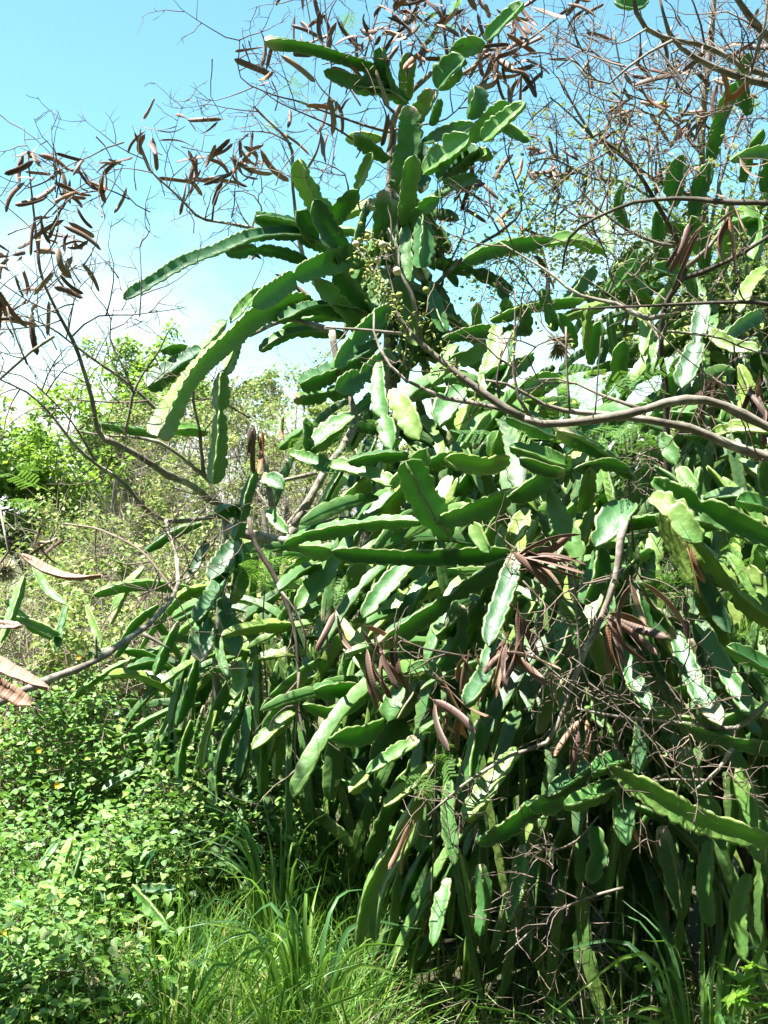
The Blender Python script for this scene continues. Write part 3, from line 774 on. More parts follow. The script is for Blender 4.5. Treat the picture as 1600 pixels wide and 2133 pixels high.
# ---- stems behind and between, grown in space over each mound
def fill(parent, n, centre, radii, lo=0.45, hi=0.95, lmin=0.35, lmax=0.95, zmin=-0.2, front=0.0, g=None, r0=0.020, r1=0.035, hang=1.0):
    g = g or np.random.default_rng(11)
    centre, radii = np.array(centre), np.array(radii)
    for k in range(n):
        while True:
            u = g.standard_normal(3)
            u /= np.linalg.norm(u)
            if u[2] > zmin and u[1] < 0.35 + front:
                break
        p = centre + u * radii * g.uniform(lo, hi)
        d = np.array((u[0], u[1], 0.0)) * g.uniform(0.4, 1.0) + g.standard_normal(3) * 0.45
        d[2] = g.uniform(-0.9, 0.45)
        d[:2] *= hang
        d /= np.linalg.norm(d)
        L = g.uniform(lmin, lmax)
        m = 7
        pts = [p.copy()]
        grav = g.uniform(0.5, 1.3)
        for i in range(m):
            d = d + np.array((0, 0, -grav * 0.6)) * (L / m) * 4
            d /= np.linalg.norm(d)
            p = p + d * L / m
            if p[2] < 0.05:
                p[2] = 0.05
                d[2] = abs(d[2]) * 0.2
            pts.append(p.copy())
        add_stem(parent, pts, g.uniform(r0, r1), roll=g.uniform(0, 120), fine=False, seed=int(g.integers(1 << 30)), dry=g.uniform(0.08, 0.25) if g.random() < 0.3 else 0)


fill(C_MID, 185, (0.80, 4.05, 0.80), (1.15, 1.02, 1.25), lo=0.55, hi=0.98, zmin=0.12, lmax=0.75, hang=0.6, g=np.random.default_rng(1))
fill(C_LEFT, 170, (-0.42, 4.60, 0.55), (0.62, 0.62, 0.95), lo=0.5, hi=0.98, lmin=0.25, lmax=0.6, g=np.random.default_rng(2), r0=0.014, r1=0.026, hang=0.45)
fill(C_COL, 60, (0.05, 4.78, 1.75), (0.34, 0.28, 0.75), lo=0.2, hi=0.9, lmin=0.25, lmax=0.6, zmin=-0.9, front=0.5, g=np.random.default_rng(3))
fill(C_UP, 110, (1.45, 5.0, 1.75), (0.85, 0.75, 0.85), lo=0.3, hi=0.98, zmin=-0.6, lmin=0.3, lmax=0.7, front=0.3, g=np.random.default_rng(4))
fill(C_COL, 40, (0.35, 4.6, 1.35), (0.7, 0.4, 0.45), lo=0.3, hi=0.95, zmin=-0.5, lmin=0.3, lmax=0.7, front=0.3, g=np.random.default_rng(5))

fill(C_COL, 55, (0.05, 4.76, 2.62), (0.20, 0.18, 0.75), lo=0.1, hi=0.9, lmin=0.18, lmax=0.42, zmin=-0.9, front=0.9, g=np.random.default_rng(12))
fill(C_UP, 75, (1.55, 4.75, 2.35), (0.6, 0.4, 0.6), lo=0.2, hi=1.0, zmin=-0.9, front=0.5, lmin=0.18, lmax=0.45, g=np.random.default_rng(15), r0=0.016, r1=0.030)
fill(C_UP, 60, (1.62, 5.0, 2.45), (0.65, 0.5, 0.75), lo=0.2, hi=0.95, zmin=-0.8, front=0.5, lmin=0.2, lmax=0.5, g=np.random.default_rng(14), r0=0.016, r1=0.028)
C_BACK = thing('climbing_cactus', 'deep shaded tangle of cactus stems at the back of the dark hollow', 'cactus', (0.75, 4.4, 0.0))
fill(C_BACK, 150, (0.85, 4.35, 0.75), (1.2, 0.75, 1.1), lo=0.15, hi=0.85, zmin=-0.5, front=0.9, lmin=0.4, lmax=0.9, g=np.random.default_rng(6), r0=0.022, r1=0.036)
fill(C_EDGE, 14, (-1.25, 4.85, 0.45), (0.4, 0.4, 0.6), lo=0.4, hi=0.95, lmin=0.2, lmax=0.45, g=np.random.default_rng(8), r0=0.013, r1=0.02, hang=0.5)
C_FRONT = thing('climbing_cactus', 'curtain of long narrow cactus stems drooping into the shaded grass', 'cactus', (0.6, 3.2, 0.0))
g = np.random.default_rng(9)
for k in range(150):
    x = g.uniform(0.10, 1.50)
    y = g.uniform(3.25, 4.1) + 0.25 * max(0, 0.3 - x)
    z = g.uniform(0.40, 1.25)
    L = min(z - 0.03, g.uniform(0.4, 1.0))
    sx, sy = g.normal(-0.02, 0.24), g.normal(-0.10, 0.16)
    pts = [np.array((x - sx * 0.5, y - sy * 0.4 + 0.10, z)), np.array((x, y, z - 0.15 * L)), np.array((x + sx * 0.35, y + sy * 0.3, z - 0.55 * L)), np.array((x + sx * 0.6 + g.normal(0, 0.05), y + sy * 0.4, z - L))]
    add_stem(C_FRONT, pts, g.uniform(0.012, 0.023), roll=g.uniform(0, 120), fine=False, seed=int(g.integers(1 << 30)), dry=0.3 if g.random() < 0.2 else 0)
C_WALL = thing('climbing_cactus', 'thicket of short overlapping cactus joints covering the sunny face of the big mound', 'cactus', (0.55, 3.3, 0.0))
fill(C_WALL, 170, (0.72, 4.0, 0.85), (1.12, 1.02, 1.12), lo=0.92, hi=1.06, zmin=0.05, front=-0.45, lmin=0.12, lmax=0.36, g=np.random.default_rng(16), r0=0.014, r1=0.027)
# withered flower and old fruit on the upper right cactus
sp = Soup()
g = np.random.default_rng(21)
c0 = P(1165, 715, 3.7)
for k in range(120):
    d = g.standard_normal(3)
    d /= np.linalg.norm(d)
    a = c0 + d * 0.012
    b = c0 + d * g.uniform(0.035, 0.06) + np.array((0.0, 0, -0.012))
    w = np.cross(d, g.standard_normal(3))
    w = w / np.linalg.norm(w) * 0.004
    sp.add([a - w, a + w, b + w * 0.4, b - w * 0.4], [[0, 1, 2, 3]])
build(sp, 'withered_flower', M_DRYFLOWER, C_UP, c0, stuff=False)
# ------------------------------------------------------------------ trees that carry the pods


def wander(p, d, L, n, g, wig=0.25, up=0.0):
    pts = [np.array(p, float)]
    d = np.array(d, float)
    d /= np.linalg.norm(d)
    for i in range(n):
        d = d + g.standard_normal(3) * wig + np.array((0, 0, up))
        d /= np.linalg.norm(d)
        pts.append(pts[-1] + d * L / n)
    return np.array(pts)


def twigs_on(soup, path, rads, g, dens=9.0, lmin=0.12, lmax=0.4, depth=2, up=0.05, tips=None, tmax=0.0030, start=0.12, flat=1.0, nseg=5):
    """side twigs along a path, branching again `depth` times"""
    seg = np.linalg.norm(np.diff(path, axis=0), axis=1)
    total = seg.sum()
    cum = np.concatenate([[0], np.cumsum(seg)])
    n = max(1, int(total * dens + g.random()))
    for k in range(n):
        s = g.uniform(start, 1.0) * total
        i = min(len(seg) - 1, int(np.searchsorted(cum, s) - 1))
        f = (s - cum[i]) / (seg[i] + 1e-9)
        p = path[i] * (1 - f) + path[i + 1] * f
        t = path[i + 1] - path[i]
        t = t / (np.linalg.norm(t) + 1e-9)
        side = g.standard_normal(3) * np.array((1, 0.8 * flat, 1))
        side -= t * np.dot(side, t)
        side /= np.linalg.norm(side) + 1e-9
        d = t * g.uniform(0.2, 0.9) + side
        L = g.uniform(lmin, lmax)
        q = wander(p, d, L, nseg, g, 0.20, up)
        r0 = min(tmax, 0.009 * L + 0.0009)
        rr = np.linspace(r0, 0.0008, len(q))
        vv, qq = tube_np(q, rr, 4 if depth > 1 and nseg > 3 else 3)
        soup.add(vv, qq)
        if tips is not None:
            tips.append(q[-1])
        if depth > 1:
            twigs_on(soup, q, rr, g, dens * 1.3, lmin * 0.45, lmax * 0.5, depth - 1, up, tips, tmax * 0.7, 0.2, flat, nseg)


def px_path(pts, d):
    """pixel polyline; d is a number, or start and end distance; a 3-tuple starting with 'w' is a world point"""
    out = []
    n = len(pts)
    for i, p in enumerate(pts):
        if len(p) == 3:
            out.append(P(*p))
        else:
            dd = d if np.isscalar(d) else d[0] + (d[1] - d[0]) * i / max(1, n - 1)
            out.append(P(p[0], p[1], dd))
    return out


def branch(parent, name, pts, d, w0, w1, mat, sides=7, wpts=None, wig=0.004, g=None):
    """limb traced on the photograph; w0, w1 = thickness in pixels at its two ends"""
    g = g or rng
    ctrl = (wpts or []) + px_path(pts, d)
    L = sum(np.linalg.norm(ctrl[i + 1] - ctrl[i]) for i in range(len(ctrl) - 1))
    n = int(max(6, L / 0.045))
    c, L = spline(ctrl, n)
    k = np.convolve(g.standard_normal((n + 4, 3)).ravel(), [1], 'same').reshape(n + 4, 3)
    k = (k[:-4] + k[1:-3] + k[2:-2] + k[3:-1] + k[4:]) / 5
    c = c + k * wig
    dm = np.mean([p[1] for p in px_path(pts, d)])
    r = np.linspace(w0, w1, n) / 2 / FPX * dm
    r = r * (1 + 0.10 * g.standard_normal(n).clip(-1.2, 1.8))
    v, q = tube_np(c, r, sides, 0.06)
    # close the two ends
    v = np.vstack([v, c[:1], c[-1:]])
    a, b = len(v) - 2, len(v) - 1
    tr = [[a, (j + 1) % sides, j] for j in range(sides)] + [[b, (n - 1) * sides + j, (n - 1) * sides + (j + 1) % sides] for j in range(sides)]
    world_part(name, v, q, tr, mat, parent, c[0])
    return c, r


def pod_mesh(k):
    g = np.random.default_rng(100 + k)
    n = 13
    u = np.linspace(0, 1, n)
    L = 0.155 * g.uniform(0.8, 1.2)
    W = 0.0108 * g.uniform(0.85, 1.15)
    prof = W * np.clip(np.minimum(u / 0.16, (1 - u) / 0.10), 0.06, 1) ** 0.6
    bend = g.uniform(-1.0, 1.0)
    tw = g.uniform(-1.2, 1.2) if k % 2 else g.uniform(-0.4, 0.4)
    split = k % 4 == 3
    x = L * u
    z = bend * 0.035 * np.sin(math.pi * u * 0.9)
    y = 0.012 * g.uniform(-1, 1) * np.sin(math.pi * u)
    c = np.stack([x, y, z], 1)
    a = tw * u
    e = np.stack([np.zeros(n), np.cos(a), np.sin(a)], 1)
    f = np.stack([np.zeros(n), -np.sin(a), np.cos(a)], 1)
    th = 0.0008
    cup = 0.0045 * (1 if split else 0.15)
    rows, edge = [], []
    for s, off in ((-1, 1), (0, 1), (1, 1), (1, -1), (0, -1), (-1, -1)):
        rows.append(c + e * (s * prof)[:, None] + f * (off * th * (0.5 if s else 1.0) + (cup if s else 0)))
        edge.append(np.full(n, 1.0 if s else 0.0))
    V = np.stack(rows, 1)
    m = 6
    base = np.arange(n - 1)[:, None] * m
    j = np.arange(m)[None, :]
    q = np.stack([base + j, base + (j + 1) % m, base + m + (j + 1) % m, base + m + j], -1).reshape(-1, 4)
    # stalk
    sv, sq = tube_np(np.array([[-0.028, 0, 0.006], [-0.012, 0, 0.002], [0.004, 0, 0]]), [0.0012, 0.001, 0.0012], 3)
    v = np.vstack([V.reshape(-1, 3), sv])
    q = np.vstack([q, sq + n * m])
    al = np.concatenate([np.repeat(u, m), np.zeros(len(sv))])
    ed = np.concatenate([np.stack(edge, 1).ravel(), np.ones(len(sv))])
    me = mesh_data('seed_pod', v, q, None, True, {'along': al, 'edge': ed})
    me.materials.append(M_POD)
    return me


PODS = [pod_mesh(k) for k in range(16)]


def pod_at(parent, p, d, g, scale=1.0):
    o = bpy.data.objects.new('seed_pod', PODS[int(g.integers(len(PODS)))])
    o.parent = parent
    o.location = np.asarray(p) - np.array(parent.location)
    e = Vector(d).to_track_quat('X', 'Z')
    from mathutils import Quaternion
    e = e @ Quaternion((1, 0, 0), g.uniform(0, 6.28))
    o.rotation_mode = 'QUATERNION'
    o.rotation_quaternion = e
    s = scale * g.uniform(0.75, 1.15)
    o.scale = (s, s * g.uniform(0.85, 1.2), s)
    col.objects.link(o)
    return o


def pods(parent, lst, d, g, soup=None, axis=(0, 0, -0.4), spread=1.0, scale=1.0, jit=0.03, dj=0.15):
    for (x, y, n) in lst:
        dd = d + g.uniform(-dj, dj)
        hub = P(x, y, dd)
        ax = np.array(axis) + g.standard_normal(3) * 0.5
        for k in range(n):
            v = ax + g.standard_normal(3) * spread
            v /= np.linalg.norm(v)
            pod_at(parent, hub + g.standard_normal(3) * jit * (1 if n > 3 else 0.4), v, g, scale)
        if soup is not None:
            q = wander(hub + np.array((0, 0, 0.0)), np.array((g.uniform(-.6, .6), g.uniform(-.3, .3), g.uniform(-1, 0.4))), g.uniform(0.12, 0.3), 5, g, 0.25)
            vv, qq = tube_np(q, np.linspace(0.0012, 0.0026, len(q)), 4)
            soup.add(vv, qq)


# --- central tree
g1 = np.random.default_rng(31)
T1 = thing('pod_tree', 'slender pod-bearing tree whose trunk rises inside the tall cactus column', 'tree', (0.10, 4.86, 0.0))
tw1 = Soup()
B = []
B.append(branch(T1, 'trunk', S((828, 1250), (812, 800), (810, 620), (812, 480), (815, 330), (816, 262)), 4.78, 50, 17, M_BARK, 9, [np.array((0.10, 4.86, -0.03)), np.array((0.09, 4.84, 0.6))]))
B.append(branch(T1, 'branch', S((816, 268), (838, 215), (900, 152), (940, 120), (1000, 106), (1090, 88), (1168, 32)), (4.78, 4.6), 15, 3, M_BARK))
for pts, d, w0, w1 in [
        (S((935, 122), (926, 60), (915, -40)), 4.65, 7, 3), (S((942, 118), (948, 60), (962, -40)), 4.65, 5, 2),
        (S((812, 276), (760, 262), (700, 242), (620, 212), (560, 196), (500, 160), (500, 80)), (4.75, 4.4), 6, 2),
        (S((820, 232), (800, 210), (790, 150), (810, 60), (838, -30)), 4.75, 6, 3), (S((812, 272), (870, 262), (930, 246), (985, 190)), (4.75, 4.6), 5, 2),
        (S((814, 330), (745, 296), (690, 262), (640, 240), (582, 214), (548, 190)), (4.75, 4.4), 6, 2),
        (S((700, 640), (640, 560), (620, 480), (612, 400), (609, 312), (588, 280), (556, 248), (530, 222)), (4.75, 4.45), 12, 4),
        (S((606, 300), (560, 276), (500, 272)), 4.45, 4, 2), (S((700, 520), (620, 490), (540, 478), (480, 466), (420, 456), (390, 430), (350, 390), (310, 350), (294, 300), (293, 268)), (4.7, 4.2), 10, 2),
        (S((442, 458), (450, 405), (482, 372), (500, 320)), 4.3, 5, 2), (S((548, 478), (545, 430), (520, 400), (480, 400)), 4.4, 5, 2),
        (S((680, 235), (690, 150), (680, 60), (672, -30)), 4.5, 4, 2), (S((655, 92), (645, 40), (634, -20)), 4.5, 3, 2),
        (S((760, 120), (776, 60), (804, -30)), 4.6, 4, 2), (S((900, 600), (980, 522), (1042, 482), (1086, 440), (1078, 390), (1058, 320), (1066, 285)), (4.7, 4.5), 9, 3),
        (S((725, 420), (722, 370), (690, 345), (640, 330)), 4.6, 4, 2), (S((740, 560), (760, 470), (745, 410), (775, 330)), 4.65, 6, 2),
        (S((905, 660), (925, 560), (905, 470), (940, 400)), 4.7, 7, 2), (S((930, 560), (970, 470), (950, 400), (925, 350)), 4.7, 5, 2),
        (S((1040, 480), (1010, 430), (985, 400)), 4.6, 4, 2)]:
    B.append(branch(T1, 'branch', pts, d, w0, w1, M_BARK if w0 > 8 else M_TWIG, 6, g=g1))
for pts, d, w0, w1 in [  # heavier limbs low in the cactus
        (S((690, 690), (712, 790), (736, 855), (735, 892), (716, 930), (690, 962), (650, 1030), (612, 1095)), (4.2, 3.9), 16, 18),
        (S((612, 1095), (600, 1128), (540, 1118), (470, 1100)), (3.95, 4.0), 26, 20), (S((690, 690), (640, 672), (590, 668), (520, 700)), (4.2, 4.4), 14, 8),
        (S((835, 695), (760, 690), (680, 684)), 3.8, 8, 5), (S((660, 985), (600, 1000), (560, 1010)), 3.9, 9, 7), (S((575, 1090), (560, 1010), (548, 940)), 4.0, 16, 10)]:
    B.append(branch(T1, 'branch', pts, d, w0, w1, M_BARK, 8, g=g1))
for i, (c, r) in enumerate(B):
    if i == 0:
        twigs_on(tw1, c[len(c) * 2 // 3:], None, g1, 4, 0.1, 0.3, 2)
    elif i <= 20:
        twigs_on(tw1, c, None, g1, 9, 0.10, 0.36, 3, 0.03, start=0.25)
    else:
        twigs_on(tw1, c, None, g1, 3, 0.10, 0.3, 2)
top = [(620, 20, 4), (665, 40, 5), (700, 55, 4), (550, 130, 7), (560, 165, 3), (680, 110, 5), (730, 140, 5), (705, 215, 5), (690, 235, 3),
       (760, 95, 4), (790, 55, 4), (820, 15, 7), (840, 45, 8), (862, 28, 7), (900, 55, 5), (845, 95, 7), (880, 110, 4), (930, 30, 4), (970, 10, 6),
       (1010, 20, 5), (1050, 30, 7), (1080, 60, 7), (1095, 15, 6), (1010, 120, 5), (1050, 108, 7), (1090, 128, 8), (1118, 148, 6), (1048, 152, 6),
       (1022, 145, 4), (800, 238, 5), (665, 272, 3), (690, 292, 3), (505, 290, 5), (465, 250, 2), (520, 310, 4), (495, 330, 4), (550, 330, 5),
       (435, 358, 7), (400, 312, 5), (460, 335, 4), (388, 372, 3), (405, 342, 4), (295, 270, 6), (314, 292, 3), (538, 512, 4), (548, 520, 3), (860, 75, 5),
       (960, 430, 3), (950, 400, 3), (980, 380, 3), (870, 10, 6), (995, 60, 5), (590, 275, 3), (585, 575, 3), (750, 60, 3), (1000, 100, 4)]
pods(T1, top, 4.5, g1, tw1, (0, 0, -0.35), 0.85, 0.86)
build(tw1, 'twigs', M_TWIG, T1, B[0][0][0], stuff=True)

# --- leaning shrub on the left
g2 = np.random.default_rng(32)
T2 = thing('pod_tree', 'sparse leaning pod shrub with thin grey limbs before the sunny green trees', 'tree', (-0.62, 4.2, 0.0))
tw2 = Soup()
b0 = np.array((-0.62, 4.2, -0.03))
B = [branch(T2, 'trunk', S((470, 1090), (440, 1045), (400, 1010), (350, 990), (282, 948), (215, 914)), (4.15, 3.7), 24, 13, M_BARK, 8, [b0, np.array((-0.64, 4.2, 0.9))])]
for pts, d, w0, w1 in [
        (S((215, 914), (200, 890), (193, 836), (172, 765), (146, 700), (120, 655), (92, 590), (80, 540), (74, 475), (66, 400), (60, 322)), (3.7, 3.4), 11, 3),
        (S((440, 1000), (420, 985), (372, 948), (330, 922), (272, 910), (210, 905), (150, 895)), (4.1, 3.8), 12, 3),
        (S((372, 905), (310, 838), (250, 785), (200, 752), (150, 715), (100, 680), (40, 655), (-20, 640)), (4.1, 3.7), 9, 2),
        (S((256, 915), (268, 870), (278, 820), (300, 775), (330, 735), (352, 690), (370, 670)), (3.9, 3.8), 8, 2),
        (S((470, 1070), (420, 1080), (345, 1085), (300, 1058), (250, 1000), (200, 966), (150, 920), (90, 850), (50, 815), (0, 790)), (4.0, 3.4), 13, 3),
        (S((200, 965), (150, 880), (60, 790), (-30, 770)), (3.7, 3.5), 5, 2), (S((345, 1085), (352, 1110), (368, 1160), (372, 1218)), (3.8, 2.7), 9, 8),
        (S((150, 700), (200, 660), (290, 655), (380, 640)), 3.6, 5, 2), (S((120, 655), (80, 640), (30, 610), (-10, 580)), 3.5, 4, 2),
        (S((100, 600), (150, 560), (220, 545)), 3.5, 3, 1.5), (S((115, 400), (120, 350), (112, 300)), 3.4, 3, 1.5), (S((78, 470), (120, 420), (180, 380), (250, 350)), 3.4, 4, 1.5),
        (S((310, 835), (260, 840), (200, 836), (130, 830)), 3.9, 5, 2), (S((280, 822), (260, 770), (230, 700), (240, 640)), 3.8, 5, 2),
        (S((60, 760), (30, 690), (15, 640)), 3.3, 5, 3), (S((110, 700), (50, 745), (0, 790)), 3.3, 8, 6), (S((290, 660), (294, 580), (290, 510), (300, 480)), 3.8, 3, 1.5),
        (S((130, 1090), (200, 1100), (250, 1120), (300, 1150), (345, 1200), (368, 1232)), (3.3, 2.8), 5, 6),
        (S((425, 985), (415, 900), (402, 830), (410, 770)), 4.1, 9, 4), (S((520, 870), (500, 860), (440, 830), (370, 850)), 4.2, 4, 2)]:
    B.append(branch(T2, 'branch', pts, d, w0, w1, M_BARK if w0 > 7 else M_TWIG, 6, g=g2))
for i, (c, r) in enumerate(B):
    twigs_on(tw2, c, None, g2, 10 if i else 4, 0.08, 0.30, 3 if i else 2, 0.04, start=0.2)
left = [(50, 325, 4), (98, 318, 4), (75, 350, 4), (130, 350, 3), (120, 388, 5), (92, 380, 4), (165, 350, 3), (182, 340, 2), (215, 360, 3), (240, 385, 4),
        (256, 345, 2), (140, 408, 5), (112, 450, 4), (130, 490, 6), (85, 475, 4), (30, 520, 6), (20, 560, 4), (40, 570, 3), (110, 525, 4), (150, 540, 3),
        (120, 560, 2), (55, 640, 4), (20, 640, 3), (90, 600, 2), (60, 668, 3), (12, 690, 3), (170, 505, 2), (5, 610, 3)]
pods(T2, left, 3.4, g2, tw2, (0, 0, -0.5), 0.7, 0.68)
pods(T2, [(522, 890, 3), (548, 898, 3), (590, 870, 1)], 3.75, g2, None, (0, 0, -2.2), 0.5, 0.8, 0.015, 0.02)
pods(T2, [(95, 1118, 3), (115, 1125, 3)], 4.0, g2, None, (0, 0, -0.6), 0.8, 0.6)
build(tw2, 'twigs', M_TWIG, T2, b0, stuff=True)

# --- tree at the right, behind
g3 = np.random.default_rng(33)
T3 = thing('pod_tree', 'twiggy pod tree with an upright grey trunk behind the dark arching limb', 'tree', (1.52, 5.1, 0.0))
tw3 = Soup()
B = [branch(T3, 'trunk', S((1490, 1000), (1484, 780), (1475, 600), (1462, 330), (1468, 200), (1482, 60), (1490, -80)), 5.05, 26, 12, M_BARK, 9, [np.array((1.52, 5.1, -0.03))])]
for pts, d, w0, w1 in [
        (S((1465, 330), (1400, 250), (1350, 200), (1300, 160), (1280, 60)), 5.0, 8, 3), (S((1470, 240), (1530, 190), (1580, 120), (1640, 60)), 5.0, 7, 3),
        (S((1472, 420), (1380, 380), (1300, 330), (1240, 290), (1190, 240), (1145, 205)), (5.0, 4.6), 11, 3), (S((1235, 288), (1190, 210), (1163, 158)), 4.7, 7, 4),
        (S((1478, 560), (1420, 470), (1380, 430), (1300, 380), (1230, 370), (1150, 330), (1100, 340)), (5.0, 4.6), 9, 3),
        (S((1480, 620), (1540, 500), (1570, 400), (1600, 300)), 4.9, 9, 4), (S((1475, 500), (1500, 380), (1540, 250), (1570, 150)), 5.0, 9, 4),
        (S((1380, 380), (1370, 280), (1390, 180), (1420, 80)), 4.9, 6, 3), (S((1320, 340), (1290, 250), (1310, 150)), 4.8, 5, 2),
        (S((1240, 370), (1200, 420), (1150, 440), (1100, 470)), 4.7, 4, 2), (S((1155, 520), (1160, 440), (1172, 380), (1158, 300)), 4.8, 4, 2),
        (S((1300, 700), (1310, 600), (1270, 520), (1220, 470), (1200, 420)), 4.9, 8, 3), (S((1145, 620), (1140, 560), (1120, 500), (1115, 440)), 4.8, 4, 2),
        (S((1520, 800), (1560, 650), (1555, 560), (1590, 470)), 4.6, 8, 4), (S((1560, 700), (1600, 640), (1640, 600)), 4.6, 7, 4),
        (S((1200, 700), (1110, 600), (1060, 540), (1010, 560)), 4.7, 6, 2)]:
    B.append(branch(T3, 'branch', pts, d, w0, w1, M_BARK if w0 > 7 else M_TWIG, 6, g=g3))
tips3 = []
for i, (c, r) in enumerate(B):
    twigs_on(tw3, c if i else c[len(c) // 2:], None, g3, 11, 0.12, 0.45, 3, 0.03, tips=tips3, tmax=0.003, start=0.15)
tips3 = np.array(tips3)
rp = [(1200, 20, 4), (1222, 30, 4), (1150, 130, 2), (1250, 108, 4), (1262, 122, 4), (1300, 190, 6), (1312, 212, 5), (1295, 232, 5), (1420, 150, 7),
      (1450, 250, 8), (1380, 180, 6), (1360, 230, 6), (1400, 290, 6), (1440, 300, 6), (1500, 250, 6), (1540, 200, 6), (1480, 180, 5), (1570, 240, 5),
      (1280, 290, 6), (1260, 270, 6), (1200, 350, 6), (1170, 380, 6), (1180, 402, 6), (1150, 330, 4), (1230, 350, 5), (1100, 340, 5), (1090, 330, 4),
      (1130, 290, 3), (1030, 455, 8), (1110, 470, 4), (1540, 335, 3), (1550, 170, 4), (1340, 120, 5), (1390, 120, 5), (1450, 110, 6), (1520, 110, 6),
      (1570, 60, 5), (1580, 180, 6), (1420, 220, 6), (1330, 300, 5), (1220, 420, 5), (1130, 560, 3), (1390, 350, 5), (1490, 320, 5), (1480, 420, 5), (1230, 300, 4)]
pods(T3, rp, 4.9, g3, tw3, (0, 0, -0.3), 0.9, 0.80, 0.04, 0.3)
build(tw3, 'twigs', M_TWIG, T3, B[0][0][0], stuff=True)

# --- pale smooth limb reaching in from the right, with buds
g4 = np.random.default_rng(34)
T4 = thing('pod_tree', 'pale smooth tree limb with yellow-green buds reaching in from the side', 'tree', (1.75, 2.9, 0.0))
tw4 = Soup()
w4 = [np.array((1.75, 2.9, -0.03)), np.array((1.68, 2.8, 0.8)), np.array((1.35, 2.6, 1.45))]
B = [branch(T4, 'trunk', S((1700, 950), (1600, 892), (1500, 842), (1445, 832), (1400, 834), (1345, 852), (1250, 872), (1140, 884), (1092, 872)), (2.45, 2.4), 36, 17, M_BARK, 10, w4, 0.002, g4)]
for pts, d, w0, w1, mt in [
        (S((1096, 874), (1040, 842), (1000, 812), (950, 775), (900, 732), (855, 692), (820, 640), (790, 580), (760, 540), (735, 500)), (2.4, 2.5), 18, 3, M_BARK),
        (S((1068, 858), (1000, 842), (930, 830), (880, 808), (830, 780), (800, 740), (780, 700), (778, 650)), (2.42, 2.6), 11, 4, M_BARK),
        (S((880, 715), (870, 650), (850, 590), (820, 540), (832, 510), (808, 475)), (2.45, 2.5), 9, 3, M_BARK),
        (S((1720, 1000), (1600, 950), (1520, 925), (1450, 895), (1350, 874), (1250, 862), (1150, 850), (1060, 800), (1010, 790)), (2.6, 2.55), 28, 5, M_BARK),
        (S((1345, 855), (1250, 820), (1180, 790), (1120, 790)), (2.45, 2.6), 9, 3, M_BARK), (S((1110, 880), (1080, 830), (1070, 790), (1072, 700), (1075, 600)), 2.45, 9, 3, M_BARK),
        (S((1040, 830), (1035, 770), (1065, 700), (1100, 640)), 2.45, 6, 2, M_TWIG), (S((1190, 860), (1182, 790), (1180, 730), (1178, 680)), 2.45, 6, 4, M_BARK),
        (S((1000, 812), (950, 770), (870, 775), (830, 750)), 2.5, 6, 2, M_TWIG), (S((1180, 700), (1120, 720), (1060, 790)), 2.5, 4, 2, M_TWIG),
        (S((1240, 860), (1245, 770), (1250, 700)), 2.45, 4, 2, M_TWIG), (S((1700, 660), (1600, 632), (1500, 630), (1400, 634), (1280, 640), (1190, 645)), (2.7, 2.8), 11, 4, M_DARKBARK)]:
    B.append(branch(T4, 'branch', pts, d, w0, w1, mt, 8 if w0 > 8 else 6, None, 0.0025, g4))
for c, r in B[1:]:
    twigs_on(tw4, c, None, g4, 9, 0.05, 0.22, 2, 0.06, start=0.1)
build(tw4, 'twigs', M_TWIG, T4, B[0][0][0], stuff=True)


def ball(c, r, g, rough=0.08, nu=10, nv=6):
    th = np.linspace(0, math.pi, nv + 1)
    v = []
    for a in th:
        for k in range(nu):
            b = 2 * math.pi * k / nu
            rr = r * (1 + g.uniform(-rough, rough))
            v.append(c + rr * np.array((math.sin(a) * math.cos(b), math.sin(a) * math.sin(b), math.cos(a))))
    i = np.arange(nv)[:, None] * nu
    j = np.arange(nu)[None, :]
    q = np.stack([i + j, i + nu + j, i + nu + (j + 1) % nu, i + (j + 1) % nu], -1).reshape(-1, 4)
    return np.array(v), q


for x, y, r, m in [(765, 492, 6, M_BUD), (797, 510, 8, M_CREAM), (733, 566, 6, M_BUD), (772, 546, 6, M_BUD), (827, 565, 9, M_CREAM), (741, 508, 7, M_CREAM),
                   (786, 542, 8, M_CREAM), (833, 614, 6, M_BUD), (824, 628, 6, M_BUD), (887, 604, 7, M_BUD), (807, 709, 6, M_BUD), (752, 466, 4, M_BUD), (748, 500, 5, M_BUD)]:
    c = P(x, y, 2.42 + g4.uniform(-0.03, 0.03))
    v, q = ball(c, r * 2.42 / FPX, g4, 0.10)
    world_part('flower_ball', v, q, None, m, T4, c)
bs = Soup()
for (x0, y0), (x1, y1), n in [((740, 510), (790, 620), 60), ((780, 560), (840, 690), 70), ((760, 500), (810, 530), 30), ((830, 690), (850, 760), 30), ((870, 620), (900, 720), 24),
                              ((900, 720), (960, 790), 20), ((880, 770), (960, 790), 16), ((1050, 640), (1080, 760), 14), ((790, 600), (850, 660), 40), ((1100, 640), (1180, 720), 10)]:
    for k in range(n):
        f = g4.random()
        c = P(x0 + (x1 - x0) * f + g4.normal(0, 11), y0 + (y1 - y0) * f + g4.normal(0, 11), 2.43 + g4.normal(0, 0.03))
        d = g4.standard_normal(3)
        d /= np.linalg.norm(d)
        rr = np.array([0.0006, 0.0021, 0.0024, 0.0012])
        v, q = tube_np(np.array([c + d * t for t in (0, 0.004, 0.008, 0.012)]), rr * g4.uniform(0.7, 1.3), 5)
        bs.add(v, q)
build(bs, 'buds', M_BUD, T4, P(800, 600, 2.43), stuff=True)

